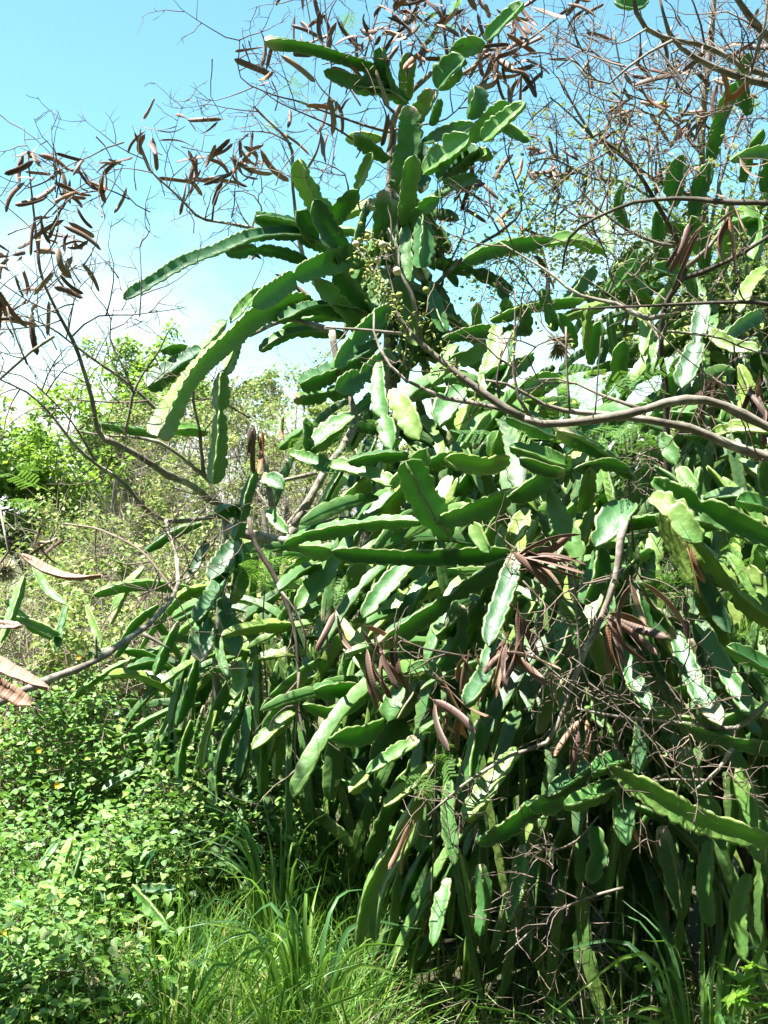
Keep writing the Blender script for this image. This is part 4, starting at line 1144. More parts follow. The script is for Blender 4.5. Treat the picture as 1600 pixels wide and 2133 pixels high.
# --- dark crooked limb and dark arching limb
g5 = np.random.default_rng(35)
T5 = thing('crooked_tree', 'dark crooked bare tree with a long arching limb across the cactus', 'tree', (1.35, 3.5, 0.0))
tw5 = Soup()
B = [branch(T5, 'trunk', S((1405, 1150), (1390, 960), (1388, 820), (1376, 730), (1382, 650), (1408, 600), (1428, 562), (1414, 510), (1398, 480), (1366, 420), (1322, 352), (1255, 292)), (3.4, 3.1), 30, 8, M_DARKBARK, 8, [np.array((1.35, 3.5, -0.03)), np.array((1.05, 3.45, 0.7))], 0.004, g5)]
for pts, d, w0, w1, mt in [
        (S((1760, 430), (1600, 422), (1500, 420), (1430, 414), (1330, 420), (1262, 445), (1200, 478), (1178, 515), (1172, 560)), (2.6, 3.0), 14, 5, M_DARKBARK),
        (S((1430, 556), (1480, 512), (1505, 470), (1516, 432)), 3.15, 11, 5, M_BARK), (S((1412, 515), (1360, 505), (1320, 488), (1270, 455), (1230, 420), (1190, 370)), 3.2, 9, 3, M_BARK),
        (S((1385, 655), (1340, 660), (1280, 630), (1200, 612), (1140, 565), (1080, 530), (1040, 505)), (3.2, 3.4), 12, 3, M_BARK),
        (S((1390, 690), (1430, 695), (1500, 705), (1560, 730), (1620, 740)), 3.2, 7, 3, M_BARK), (S((1420, 580), (1480, 560), (1560, 520), (1620, 480)), 3.2, 12, 8, M_DARKBARK),
        (S((1350, 670), (1400, 720), (1460, 770), (1510, 796)), 3.1, 5, 2, M_BARK), (S((1390, 460), (1420, 380), (1450, 330)), 3.1, 6, 2, M_TWIG), (S((1340, 380), (1300, 300), (1290, 220), (1300, 150)), 3.1, 5, 2, M_TWIG)]:
    B.append(branch(T5, 'branch', pts, d, w0, w1, mt, 7, None, 0.003, g5))
for c, r in B:
    twigs_on(tw5, c[len(c) // 3:], None, g5, 13, 0.07, 0.34, 3, 0.02, tmax=0.003, start=0.05)
pods(T5, [(1485, 795, 5), (1495, 800, 4), (1565, 815, 4), (1580, 800, 4), (1525, 440, 4), (1460, 470, 4)], 3.1, g5, None, (0, 0, -2.0), 0.55, 0.95, 0.012, 0.03)
pods(T5, [(1330, 178, 3), (1500, 228, 3), (1545, 330, 2)], 3.1, g5, tw5, (0.6, 0, 0.0), 0.5, 0.7)
build(tw5, 'twigs', M_TWIG, T5, B[0][0][0], stuff=True)

# --- pale branches over the upper right corner
g6 = np.random.default_rng(36)
T6 = thing('bare_tree', 'bare pale-barked branches crossing high over the pod tree beside the sky', 'tree', (2.1, 3.3, 0.0))
tw6 = Soup()
w6 = [np.array((2.1, 3.3, -0.03)), np.array((2.0, 3.2, 1.2)), np.array((1.75, 3.05, 2.3))]
B = [branch(T6, 'trunk', S((1800, 260), (1680, 190), (1600, 160), (1550, 145), (1500, 115), (1450, 92), (1400, 82), (1345, 60), (1322, 20), (1310, -60)), (2.8, 2.6), 46, 8, M_BARK, 9, w6, 0.004, g6)]
for pts, d, w0, w1 in [(S((1720, 200), (1640, 120), (1575, 50), (1530, -10), (1500, -80)), (2.8, 2.6), 26, 10), (S((1400, 84), (1370, 100), (1320, 130), (1290, 165), (1240, 176), (1190, 120)), 2.6, 7, 3),
                       (S((1640, 180), (1560, 165), (1480, 135), (1420, 100), (1390, 60), (1370, -20)), (2.8, 2.7), 18, 6), (S((1560, 148), (1590, 60), (1600, -20)), 2.7, 9, 5), (S((1345, 60), (1290, 90), (1250, 80)), 2.6, 5, 2)]:
    B.append(branch(T6, 'branch', pts, d, w0, w1, M_BARK, 7, None, 0.003, g6))
for c, r in B[1:] + [(B[0][0][len(B[0][0]) // 2:], None)]:
    twigs_on(tw6, c, None, g6, 10, 0.06, 0.3, 3, 0.05, start=0.1)
build(tw6, 'twigs', M_TWIG, T6, B[0][0][0], stuff=True)

# --- dead branches caught in the mound
g7 = np.random.default_rng(37)
T7 = thing('dead_branch', 'lichen-grey dead branch with clusters of dark pods caught in the cactus mound', 'branch', tuple(P(1290, 1110, 2.8)))
tw7 = Soup()
B = []
for pts, d, w0, w1, mt in [
        (S((1300, 1085), (1291, 1130), (1284, 1190), (1252, 1290), (1212, 1370), (1172, 1480), (1140, 1540), (1100, 1560), (1050, 1580), (960, 1640), (890, 1700)), (2.75, 2.62), 19, 4, M_BARK),
        (S((1600, 1465), (1530, 1520), (1450, 1512), (1350, 1500), (1280, 1490), (1205, 1476)), (2.7, 2.6), 13, 5, M_BARK), (S((1525, 1560), (1500, 1600), (1475, 1625), (1440, 1655)), 2.62, 11, 5, M_BARK),
        (S((1475, 1622), (1410, 1622), (1350, 1625)), 2.62, 6, 4, M_BARK), (S((1270, 1205), (1210, 1215), (1150, 1218), (1100, 1230)), 2.68, 5, 2, M_TWIG), (S((1195, 1180), (1205, 1300), (1215, 1400), (1260, 1470)), 2.64, 6, 3, M_BARK),
        (S((1090, 1210), (1150, 1275), (1200, 1285)), 2.66, 4, 2, M_TWIG), (S((1100, 1350), (1180, 1420), (1300, 1490), (1370, 1560), (1400, 1640)), 2.6, 5, 3, M_BARK),
        (S((985, 1370), (930, 1360), (880, 1350), (830, 1325)), 2.7, 6, 4, M_DARKBARK), (S((1250, 1700), (1190, 1760), (1130, 1770), (1080, 1740)), 2.62, 4, 2, M_TWIG),
        (S((1300, 1850), (1200, 1880), (1130, 1920), (1050, 1990)), 2.8, 7, 3, M_BARK), (S((1220, 1870), (1260, 1930), (1240, 1990)), 2.8, 4, 2, M_TWIG)]:
    B.append(branch(T7, 'branch', pts, d, w0, w1, mt, 7, None, 0.004, g7))
for c, r in B:
    twigs_on(tw7, c, None, g7, 14, 0.06, 0.34, 3, -0.02, start=0.05)
pods(T7, [(1082, 1158, 11)], 2.68, g7, None, (1.6, -0.3, -0.35), 0.55, 0.95, 0.008, 0.0)
pods(T7, [(1082, 1275, 3), (1050, 1345, 6), (1060, 1350, 5), (905, 1470, 4), (935, 1430, 3), (1205, 1508, 4), (1265, 1290, 5), (1280, 1300, 4), (1440, 1140, 2), (1320, 1220, 2), (985, 1360, 4)],
     2.64, g7, None, (0.1, -0.1, -2.0), 0.5, 0.80, 0.012, 0.03)
pods(T7, [(1060, 1360, 2), (960, 1480, 3), (1335, 1215, 2), (1320, 1715, 2)], 2.64, g7, None, (1.2, 0, -0.9), 0.4, 0.78, 0.01, 0.02)
pods(T7, [(780, 1340, 4), (770, 1365, 5), (700, 1280, 3), (820, 1350, 3), (760, 1310, 2), (868, 1650, 2), (850, 1720, 2)], 2.85, g7, None, (0.2, 0, -1.8), 0.6, 0.74, 0.015, 0.03)
build(tw7, 'twigs', M_TWIG, T7, B[0][0][0], stuff=True)

T8 = thing('dead_branch', 'thin brown dead branch dangling over the sunlit grass', 'branch', tuple(P(520, 1080, 3.5)))
tw8 = Soup()
B = [branch(T8, 'branch', S((520, 1080), (530, 1130), (572, 1200), (608, 1290), (622, 1390), (624, 1480), (640, 1550), (652, 1600)), (3.5, 3.25), 12, 4, M_DARKBARK, 6, None, 0.004, g7),
     branch(T8, 'branch', S((585, 1230), (620, 1280), (634, 1320), (637, 1362)), 3.35, 5, 3, M_BARK, 6, None, 0.003, g7),
     branch(T8, 'branch', S((622, 1400), (618, 1490), (615, 1580), (622, 1625)), 3.28, 6, 2, M_TWIG, 6, None, 0.003, g7),
     branch(T8, 'branch', S((652, 1570), (610, 1610), (560, 1650), (530, 1690)), 3.25, 5, 2, M_TWIG, 6, None, 0.004, g7)]
for c, r in B:
    twigs_on(tw8, c, None, g7, 5, 0.05, 0.22, 2, -0.02)
build(tw8, 'twigs', M_TWIG, T8, P(520, 1080, 3.5), stuff=True)

# --- close branch reaching in from the left with big pods
g9 = np.random.default_rng(39)
T9 = thing('pod_tree', 'close bare branch with broad pinkish open pods and a white flower head, plus an added unseen shading crown', 'tree', (-2.6, 1.65, 0.0))
B = [branch(T9, 'branch', S((-300, 1640), (-120, 1520), (0, 1462), (90, 1420), (190, 1378), (260, 1335), (310, 1300), (352, 1256), (372, 1215)), (1.25, 2.7), 22, 12, M_BARK, 9, [np.array((-2.55, 1.65, 0.95)), np.array((-1.6, 1.35, 1.02))], 0.002, g9),
     branch(T9, 'branch', S((298, 1322), (330, 1338), (356, 1352)), 2.1, 10, 3, M_BARK, 6, None, 0.002, g9),
     branch(T9, 'branch', S((200, 1372), (200, 1345), (200, 1325)), 1.8, 7, 5, M_BARK, 6, None, 0.001, g9),
     branch(T9, 'branch', S((-160, 1500), (-80, 1300), (0, 1180), (30, 1110), (0, 1060)), 1.3, 9, 4, M_BARK, 6, None, 0.002, g9)]
c, L = spline([np.array((-2.6, 1.65, -0.03)), np.array((-2.58, 1.65, 0.5)), np.array((-2.55, 1.66, 1.0)), np.array((-2.65, 1.7, 1.9)), np.array((-2.8, 1.8, 2.8))], 24)
v, q = tube_np(c, np.linspace(0.05, 0.01, 24), 9)
world_part('trunk', v, q, None, M_BARK, T9, c[0])
over = []  # out-of-view limbs added overhead to carry a crown shading the foreground
for en in ((-1.7, 2.4, 3.6), (-1.3, 2.5, 3.8), (-0.9, 2.4, 3.7), (-1.1, 2.2, 3.6), (-1.5, 2.6, 3.8), (-0.9, 1.9, 4.0), (-0.5, 2.0, 4.1), (-0.2, 1.8, 4.1), (0.1, 1.9, 4.2)):
    c2, L = spline([c[14], np.array((-2.5, 2.0, 2.9)), (np.array((-2.3, 2.3, 3.6)) + np.array(en)) / 2, np.array(en)], 20)
    v, q = tube_np(c2, np.linspace(0.02, 0.004, 20), 6)
    world_part('branch', v, q, None, M_BARK, T9, c2[0])
    over.append(c2[9:])
tw9 = Soup()
for c2 in over:
    twigs_on(tw9, c2, None, g9, 8, 0.15, 0.4, 2, 0.02, tmax=0.004)
twigs_on(tw9, B[0][0], None, g9, 5, 0.03, 0.12, 2, 0.02, start=0.4)
build(tw9, 'twigs', M_TWIG, T9, B[0][0][0], stuff=True)


def big_pod(a, b, w, sag, mat, face, gg):
    """broad open valve between two points, slightly cupped and twisted"""
    a, b = np.array(a), np.array(b)
    n = 30
    u = np.linspace(0, 1, n)
    c = a[None] * (1 - u[:, None]) + b[None] * u[:, None]
    c[:, 2] -= sag * np.sin(math.pi * u)
    t = (b - a) / np.linalg.norm(b - a)
    f = np.array(face, float)
    f -= t * np.dot(f, t)
    f /= np.linalg.norm(f)
    e0 = np.cross(t, f)
    tw = R(50) * (u - 0.3)
    e = np.cos(tw)[:, None] * e0 + np.sin(tw)[:, None] * f
    ff = np.cross(e, t[None])
    pr = w * np.clip(np.minimum(u / 0.2, (1 - u) / 0.15), 0.05, 1) ** 0.6
    rows, ed = [], []
    for s, off in ((-1, 1), (-0.45, 1), (0.45, 1), (1, 1), (1, -1), (0.45, -1), (-0.45, -1), (-1, -1)):
        bumpy = 0.0011 * np.sin(u * 44)[:, None] * (1 - abs(s)) * off
        rows.append(c + e * (s * pr * (1 + 0.06 * np.sin(u * 23 + s)))[:, None] + ff * (off * 0.0012 + 0.0045 * s * s) + ff * bumpy)
        ed.append(np.full(n, 1.0 if abs(s) == 1 else 0.35))
    V = np.stack(rows, 1)
    m = 8
    base = np.arange(n - 1)[:, None] * m
    j = np.arange(m)[None, :]
    q = np.stack([base + j, base + (j + 1) % m, base + m + (j + 1) % m, base + m + j], -1).reshape(-1, 4)
    world_part('seed_pod', V.reshape(-1, 3), q, None, mat, T9, a, True, {'along': np.repeat(u, m), 'edge': np.stack(ed, 1).ravel()})


M_BIGPOD = pod_mat('open_pod_valve', [(0.0, (0.42, 0.29, 0.23)), (0.5, (0.50, 0.38, 0.31)), (1.0, (0.34, 0.18, 0.11))], 0.16, (0.13, 0.06, 0.03))
big_pod(P(-60, 1360, 1.35), P(98, 1440, 1.35), 0.012, 0.0, M_BIGPOD, (-0.2, -0.5, 0.9), g9)
big_pod(P(-50, 1400, 1.33), P(62, 1472, 1.33), 0.010, 0.0, M_BIGPOD, (-0.2, -0.8, 0.4), g9)
big_pod(P(45, 1160, 1.33), P(210, 1205, 1.33), 0.0085, 0.012, M_BIGPOD, (0, -0.4, 0.9), g9)
big_pod(P(-30, 1300, 1.5), P(44, 1308, 1.5), 0.006, 0.0, M_BIGPOD, (0, -0.8, 0.4), g9)
c = P(8, 1186, 1.31)
fs = Soup()
for k in range(420):
    d = g9.standard_normal(3)
    d /= np.linalg.norm(d)
    w = np.cross(d, g9.standard_normal(3))
    w = w / np.linalg.norm(w) * 0.0006
    b = c + d * 0.0165 * g9.uniform(0.8, 1.05)
    a = c + d * 0.003
    fs.add([a - w, a + w, b + w, b - w], [[0, 1, 2, 3]])
build(fs, 'flower_head', M_CREAM, T9, c)

# ------------------------------------------------------------------ feathery leaves


def feather_mesh(k):
    g = np.random.default_rng(200 + k)
    s = Soup()
    L = 0.16
    n = 6
    axis = wander((0, 0, 0), (1, 0, 0.15), L, 6, g, 0.06, -0.05)
    vv, qq = tube_np(axis, np.linspace(0.0011, 0.0005, 7), 3)
    s.add(vv, qq)
    for i in range(1, 7):
        for side in (-1, 1):
            pl = 0.065 * g.uniform(0.8, 1.1)
            d = np.array((0.55, side * 0.85, -0.1))
            d /= np.linalg.norm(d)
            for j in range(13):
                for s2 in (-1, 1):
                    c = axis[i] + d * pl * (j + 0.6) / 13
                    e = np.array((0.75, -0.1 * side, 0.05)) * s2 * 1.0 + d * 0.55
                    e /= np.linalg.norm(e)
                    ll = 0.0095
                    w = np.cross(e, (0, 0, 1.0))
                    w = w / np.linalg.norm(w) * 0.0018
                    z = np.array((0, 0, g.uniform(-0.0015, 0.0015)))
                    s.add([c, c + e * ll * 0.5 + w + z, c + e * ll + z, c + e * ll * 0.5 - w + z], [[0, 1, 2, 3]])
    v, q, t = s.arrays()
    me = mesh_data('feathery_leaf', v, q, t, False)
    me.materials.append(M_FERNY)
    return me


FEATH = [feather_mesh(k) for k in range(4)]


def feathers(parent, spots, d, g, scale=1.0, jit=12):
    for (x, y, n) in spots:
        for k in range(n):
            o = bpy.data.objects.new('feathery_leaf', FEATH[int(g.integers(4))])
            o.parent = parent
            o.location = P(x + g.normal(0, jit), y + g.normal(0, jit), d + g.normal(0, 0.05)) - np.array(parent.location)
            o.rotation_euler = (g.uniform(-0.9, 0.9), g.uniform(-0.5, 0.9), g.uniform(0, 6.28))
            s = scale * g.uniform(0.7, 1.15)
            o.scale = (s, s, s)
            col.objects.link(o)


gf = np.random.default_rng(41)


def sapling(label, base, stems, spots, d, scale):
    t = thing('feathery_sapling', label, 'sapling', base)
    for pts in stems:
        branch(t, 'stalk', pts, d, 5, 2, M_TWIG, 5, None, 0.003, gf)
    feathers(t, spots, d, gf, scale)
    return t


sapling('fine feathery foliage in the dark hollow under the long drooping cactus stems', tuple(P(1460, 1900, 3.0)), [S((1460, 1900), (1440, 1500), (1430, 1250), (1450, 1150)), S((1440, 1300), (1510, 1220), (1560, 1180))],
        [(1400, 1190, 4), (1450, 1180, 6), (1480, 1210, 5), (1530, 1230, 5), (1560, 1150, 4), (1440, 1230, 4), (1570, 1320, 3), (1580, 1380, 3)], 2.95, 0.6)
sapling('small feathery foliage patch just below the fork of the pale limb', tuple(P(1320, 1150, 3.1)), [S((1320, 1150), (1310, 1000), (1300, 900)), S((1310, 960), (1380, 930), (1420, 960))],
        [(1300, 890, 6), (1330, 900, 5), (1280, 930, 4), (1350, 900, 3), (1070, 900, 3), (1200, 820, 5), (1230, 800, 4), (1280, 790, 4), (1330, 780, 3), (1150, 830, 3)], 2.98, 0.6)
sapling('feathery light-green foliage sprouting between hanging cactus stems near the dangling twig', tuple(P(560, 1500, 3.75)), [S((560, 1500), (550, 1300), (555, 1180))],
        [(545, 1190, 6), (560, 1220, 5), (540, 1250, 4), (530, 1170, 4), (565, 1160, 3), (700, 1220, 4), (720, 1210, 3), (660, 1260, 3), (610, 890, 3), (700, 910, 4), (770, 875, 3)], 3.72, 0.7)
sapling('bluish feathery foliage in shade beneath the dangling dark pods', tuple(P(900, 1900, 2.9)), [S((900, 1900), (905, 1700), (910, 1560))],
        [(900, 1540, 4), (930, 1560, 4), (900, 1600, 3), (940, 1620, 4), (900, 1640, 3)], 2.85, 0.40)
# sparse leaves left on the tall trees
feathers(T1, [(905, 40, 4), (930, 70, 4), (880, 80, 3), (740, 25, 2), (900, 110, 3), (610, 200, 2), (620, 175, 2), (590, 250, 2), (560, 265, 1), (640, 200, 1), (500, 360, 2), (545, 480, 1)], 4.6, gf, 0.55)
feathers(T3, [(1400, 330, 3), (1350, 420, 5), (1450, 480, 6), (1500, 560, 5), (1560, 420, 4), (1420, 540, 4), (1300, 400, 4), (1590, 200, 3), (1280, 470, 4), (1380, 480, 4), (1340, 560, 4), (1560, 560, 4)], 4.7, gf, 0.5, 20)
feathers(T9, [(30, 965, 2), (60, 1010, 2), (90, 1050, 1), (180, 1170, 2), (10, 1040, 2)], 1.7, gf, 0.32)

# ------------------------------------------------------------------ leafy shrubs, lower left
LEAFV = np.array([[0, 0, 0], [0.28, 0.34, 0.07], [0.62, 0.26, 0.05], [1.0, 0, -0.08], [0.62, -0.26, 0.05], [0.28, -0.34, 0.07], [0.5, 0, -0.02]])
LEAFQ = [[0, 6, 2, 1], [0, 5, 4, 6]]
LEAFT = [[6, 3, 2], [6, 4, 3]]


FARV = np.array([[0, 0, 0], [0.45, 0.32, 0.06], [1.0, 0, -0.06], [0.45, -0.32, 0.06]])


def leaf_block(C, L, g, tilt=0.8, base=LEAFV):
    """many leaves as one array: C = positions, L = lengths"""
    n = len(C)
    yaw = g.uniform(0, 2 * math.pi, n)
    pit = g.normal(0.1, tilt * 0.5, n)
    rol = g.normal(0, tilt * 0.6, n)
    cy, sy, cp, spn, cr, sr = np.cos(yaw), np.sin(yaw), np.cos(pit), np.sin(pit), np.cos(rol), np.sin(rol)
    X = np.stack([cy * cp, sy * cp, -spn], 1)
    Y = np.stack([-sy, cy, 0 * cy], 1)
    Z = np.cross(X, Y)
    Y2 = Y * cr[:, None] + Z * sr[:, None]
    Z2 = Z * cr[:, None] - Y * sr[:, None]
    v = C[:, None, :] + L[:, None, None] * (base[None, :, 0:1] * X[:, None] + base[None, :, 1:2] * Y2[:, None] + base[None, :, 2:3] * Z2[:, None])
    m = len(base)
    off = np.arange(n)[:, None, None] * m
    if m == 4:
        return v.reshape(-1, 3), None, (np.array([[0, 2, 1], [0, 3, 2]])[None] + off).reshape(-1, 3)
    return v.reshape(-1, 3), (np.array(LEAFQ)[None] + off).reshape(-1, 4), (np.array(LEAFT)[None] + off).reshape(-1, 3)


def single_leaf(k):
    b = LEAFV.copy()
    g = np.random.default_rng(300 + k)
    b[:, 1] *= g.uniform(0.8, 1.15)
    b[:, 2] *= g.uniform(0.4, 1.6)
    me = mesh_data('leaf', b, LEAFQ, LEAFT, True)
    me.materials.append(M_SHRUBOBJ)
    return me


LEAVES = [single_leaf(k) for k in range(6)]
go = np.random.default_rng(77)
oc = np.vstack(over)
C = oc[go.integers(len(oc), size=3000)] + np.array((0, -0.15, 0)) + go.normal(0, 1, (3000, 3)) * np.array((0.18, 0.14, 0.10))  # leaves of the added overhead crown, there only to dapple the grass below
C[:, 2] = np.maximum(C[:, 2], 1.6 + C[:, 1] * 0.62)
v, q, tr = leaf_block(C, go.uniform(0.035, 0.065, len(C)), go)
world_part('foliage', v, q, tr, M_SHRUB, T9, oc[0], True, None, True)
lo3 = tips3[go.random(len(tips3)) < np.clip((3.5 - tips3[:, 2]) / 1.2, 0, 1) ** 1.5]
C = lo3[go.integers(len(lo3), size=6000)] + go.normal(0, 0.05, (6000, 3))
v, q, tr = leaf_block(C, go.uniform(0.012, 0.030, len(C)), go)
world_part('foliage', v, q, tr, M_PALE, T3, lo3[0], True, None, True)
gs = np.random.default_rng(51)


def shrub(label, base, rad, h, nleaf, nsingle, flowers=(), group=None):
    base = np.array(base, float)
    t = thing('leafy_shrub', label, 'shrub', tuple(base), group)
    sk = Soup()
    tips = []
    for k in range(22):
        a = gs.uniform(0, 2 * math.pi)
        rr = gs.uniform(0, 1) ** 0.6
        end = base + np.array((math.cos(a) * rad[0] * rr, math.sin(a) * rad[1] * rr, h * (1 - 0.4 * rr * rr) * gs.uniform(0.75, 1.0)))
        st = base + np.array((math.cos(a), math.sin(a), 0)) * 0.05
        c, L = spline([st, st * 0.55 + end * 0.45 + np.array((0, 0, 0.08)) + gs.normal(0, 0.03, 3), end], 10)
        v, q = tube_np(c, np.linspace(0.005, 0.0012, 10), 4)
        sk.add(v, q)
        tw = Soup()
        tp = []
        twigs_on(sk, c, None, gs, 12, 0.06, 0.2, 2, 0.08, tips=tp, start=0.3)
        tips += list(c[4:]) + tp
    build(sk, 'stalks', M_TWIG, t, base, stuff=True)
    tips = np.array(tips)
    C = tips[gs.integers(len(tips), size=nleaf)] + gs.normal(0, 0.045, (nleaf, 3))
    C[:, 2] = np.maximum(C[:, 2], 0.03)
    nleaf = nleaf
    L = gs.uniform(0.018, 0.040, nleaf)
    v, q, tr = leaf_block(C, L, gs)
    world_part('foliage', v, q, tr, M_SHRUB, t, base, True, None, True)
    near = tips[np.argsort(tips[:, 1] - 0.6 * tips[:, 2])][:max(nsingle * 2, 30)]
    for k in range(nsingle):
        o = bpy.data.objects.new('leaf', LEAVES[int(gs.integers(6))])
        o.parent = t
        p = near[int(gs.integers(len(near)))] + gs.normal(0, 0.035, 3)
        o.location = p - base
        s = gs.uniform(0.028, 0.046)
        o.scale = (s, s, s)
        o.rotation_euler = (gs.normal(0, 0.45), gs.normal(0.15, 0.4), gs.uniform(0, 6.28))
        col.objects.link(o)
    for (x, y, d) in flowers:
        c = P(x, y, d)
        f = Soup()
        for k in range(9):
            a = k * 2 * math.pi / 9
            dr = np.array((math.cos(a), -0.4 + 0.2 * math.sin(a), math.sin(a)))
            w = np.array((-math.sin(a), 0, math.cos(a))) * 0.0032
            f.add([c, c + dr * 0.006 + w, c + dr * 0.012, c + dr * 0.006 - w], [[0, 1, 2, 3]])
        build(f, 'flower', M_YELLOW, t, c)
    return t


shrub('light green leafy shrub under the close bare branch, dotted with orange flowers', (-1.25, 4.35, 0), (0.55, 0.5), 0.92, 5200, 70, [(165, 1368, 4.0), (145, 1392, 3.95), (82, 1562, 3.75)])
shrub('light green leafy shrub spilling against the low cactus heap', (-0.72, 4.05, 0), (0.48, 0.42), 0.70, 4300, 70, [])
shrub('leafy shrub growing around the small buried cactus clump', (-1.02, 3.62, 0), (0.45, 0.36), 0.62, 3900, 80, [(120, 1635, 3.4)])
shrub('dark leafy shrub with one orange flower at the edge of the tall grass', (-1.08, 3.15, 0), (0.34, 0.26), 0.46, 2200, 60, [(12, 1940, 2.95)])
shrub('low leafy shrub pushing into the grass, nearest its dark neighbour with the orange flower', (-0.78, 2.85, 0), (0.30, 0.26), 0.46, 1900, 50, [])
shrub('leafy shrub with dim bluish leaves hugging the dark neighbour with the orange flower', (-1.15, 2.75, 0), (0.34, 0.28), 0.56, 1900, 40, [])
shrub('pale leafy shrub at the foot of the dry thicket', (-1.55, 5.1, 0), (0.5, 0.45), 0.85, 2200, 20, [])
shrub('narrow leafy shrub between the sunlit grass and the low cactus heap', (-0.48, 3.85, 0), (0.25, 0.2), 0.48, 1100, 30, [])

# ------------------------------------------------------------------ grass
gg = np.random.default_rng(61)


def blades(n, xs, ys, hmin, hmax, wid, keep=None, lean=0.5):
    x = gg.uniform(*xs, n)
    y = gg.uniform(*ys, n)
    if keep is not None:
        k = keep(x, y)
        x, y = x[k], y[k]
        n = len(x)
    h = gg.uniform(hmin, hmax, n)
    a = gg.uniform(0, 2 * math.pi, n)
    ln = np.abs(gg.normal(0, lean, n)) + 0.1
    z0 = hgt(x, y)
    m = 5
    u = np.linspace(0, 1, m)
    dx, dy = np.cos(a), np.sin(a)
    hx = (h * ln)[:, None] * u[None] ** 1.8
    cz = h[:, None] * (u[None] - 0.45 * np.minimum(ln, 1.5)[:, None] * u[None] ** 2.4)
    C = np.stack([x[:, None] + dx[:, None] * hx, y[:, None] + dy[:, None] * hx, z0[:, None] + cz - 0.02], -1)
    sd = gg.uniform(0, 2 * math.pi, n)
    W = np.stack([np.cos(sd), np.sin(sd), 0 * sd], 1)
    ww = wid * gg.uniform(0.6, 1.3, n)[:, None] * np.array([0.7, 1.0, 0.9, 0.6, 0.08])[None]
    V = np.stack([C - W[:, None] * ww[..., None], C + W[:, None] * ww[..., None]], 2)      # n,m,2,3
    i = (np.arange(n)[:, None] * m + np.arange(m - 1)[None]) * 2
    q = np.stack([i, i + 1, i + 3, i + 2], -1).reshape(-1, 4)
    return V.reshape(-1, 3), q


gv = Soup()
v, q = blades(8500, (-1.15, -0.02), (2.3, 4.6), 0.16, 0.52, 0.0036, None, 0.7)
gv.add(v, q)
v, q = blades(5000, (-2.6, -0.4), (2.4, 5.0), 0.15, 0.40, 0.0034, None, 0.7)
gv.add(v, q)
v, q = blades(1500, (0.0, 1.8), (2.3, 3.6), 0.12, 0.34, 0.0032, None, 0.8)
gv.add(v, q)
v, q = blades(6000, (-5, 4), (5.0, 11), 0.2, 0.6, 0.006)
gv.add(v, q)
v, q, t = gv.arrays()
o = world_part('grass', v, q, None, M_GRASS, None, (0, 3.5, 0), True)
o['kind'] = 'stuff'
o['label'] = 'tangled green grass covering the ground below the shrubs and cactus'
o['category'] = 'grass'
# dry straw in the shade
v, q = blades(900, (-0.2, 1.4), (2.5, 3.4), 0.15, 0.42, 0.0018, None, 1.0)
o = world_part('dead_grass', v, q, None, M_STRAW, None, (0.2, 3, 0), True)
o['kind'] = 'stuff'
o['label'] = 'thin dry straw tangled in the shaded grass'
o['category'] = 'dead grass'


def blade_part(parent, pts, w, gg_):
    c, L = spline(pts, 14)
    u = np.linspace(0, 1, 14)
    t, n, b = frames(c, np.array((0.2, -0.6, 0.8)))
    a = gg_.uniform(-0.7, 0.7) + 0.8 * u * gg_.uniform(-1, 1)
    e = np.cos(a)[:, None] * b + np.sin(a)[:, None] * n
    f = -np.sin(a)[:, None] * b + np.cos(a)[:, None] * n
    ww = w * np.clip(np.minimum(0.5 + u * 2.5, (1 - u) * 1.9 + 0.02), 0, 1)
    V = np.stack([c - e * ww[:, None] + f * (ww * 0.3)[:, None], c, c + e * ww[:, None] + f * (ww * 0.3)[:, None]], 1)
    i = np.arange(13)[:, None] * 3 + np.arange(2)[None]
    q = np.stack([i, i + 1, i + 4, i + 3], -1).reshape(-1, 4)
    world_part('blade', V.reshape(-1, 3), q, None, M_BLADE, parent, c[0])


def tuft(label, base, traced, d, n, L, spread, w=0.006):
    base = np.array(base, float)
    t = thing('grass_tuft', label, 'grass', tuple(base))
    for pts, ww in traced:
        p = [base + np.array((gg.normal(0, 0.02), gg.normal(0, 0.02), 0))] + [P(x, y, d) for x, y in pts]
        blade_part(t, p, ww, gg)
    for k in range(n):
        a = gg.uniform(0, 6.28)
        r = spread * gg.uniform(0.3, 1)
        h = L * gg.uniform(0.5, 1)
        st = base + np.array((math.cos(a), math.sin(a), 0)) * 0.03
        mid = base + np.array((math.cos(a) * r * 0.35, math.sin(a) * r * 0.35, h * 0.75))
        en = base + np.array((math.cos(a) * r, math.sin(a) * r, h * gg.uniform(0.5, 1.0)))
        blade_part(t, [st, mid, en], w * gg.uniform(0.7, 1.2), gg)


tuft('close grass tuft with one long lit blade arching over the dark hollow', (-0.30, 1.75, 0.0), [(S((640, 2160), (720, 2085), (800, 2042), (922, 2020)), 0.008), (S((560, 2240), (640, 2170), (740, 2140)), 0.006)], 1.75, 8, 0.5, 0.3)
tuft('close grass tuft whose pale blade bends flat near the dark hollow', (0.02, 1.75, 0.0), [(S((950, 2170), (1010, 2122), (1060, 2106), (1160, 2128)), 0.007)], 1.75, 6, 0.5, 0.3)
tuft('broad-bladed grass tuft at the shaded foot of the drooping cactus stems', (-0.22, 3.0, 0.0), [], 3, 34, 0.62, 0.42, 0.008)
tuft('broad-bladed grass tuft in front of the small buried cactus clump', (-0.55, 2.85, 0.0), [], 3, 30, 0.5, 0.4, 0.007)
tuft('tall yellow-green grass tuft below the dangling brown branch', (-0.33, 3.5, 0.0), [], 3, 40, 0.7, 0.4, 0.006)
tuft('long-bladed grass tuft leaning beside the lobed seedling', (0.80, 2.75, 0.0), [], 3, 26, 0.65, 0.55, 0.008)
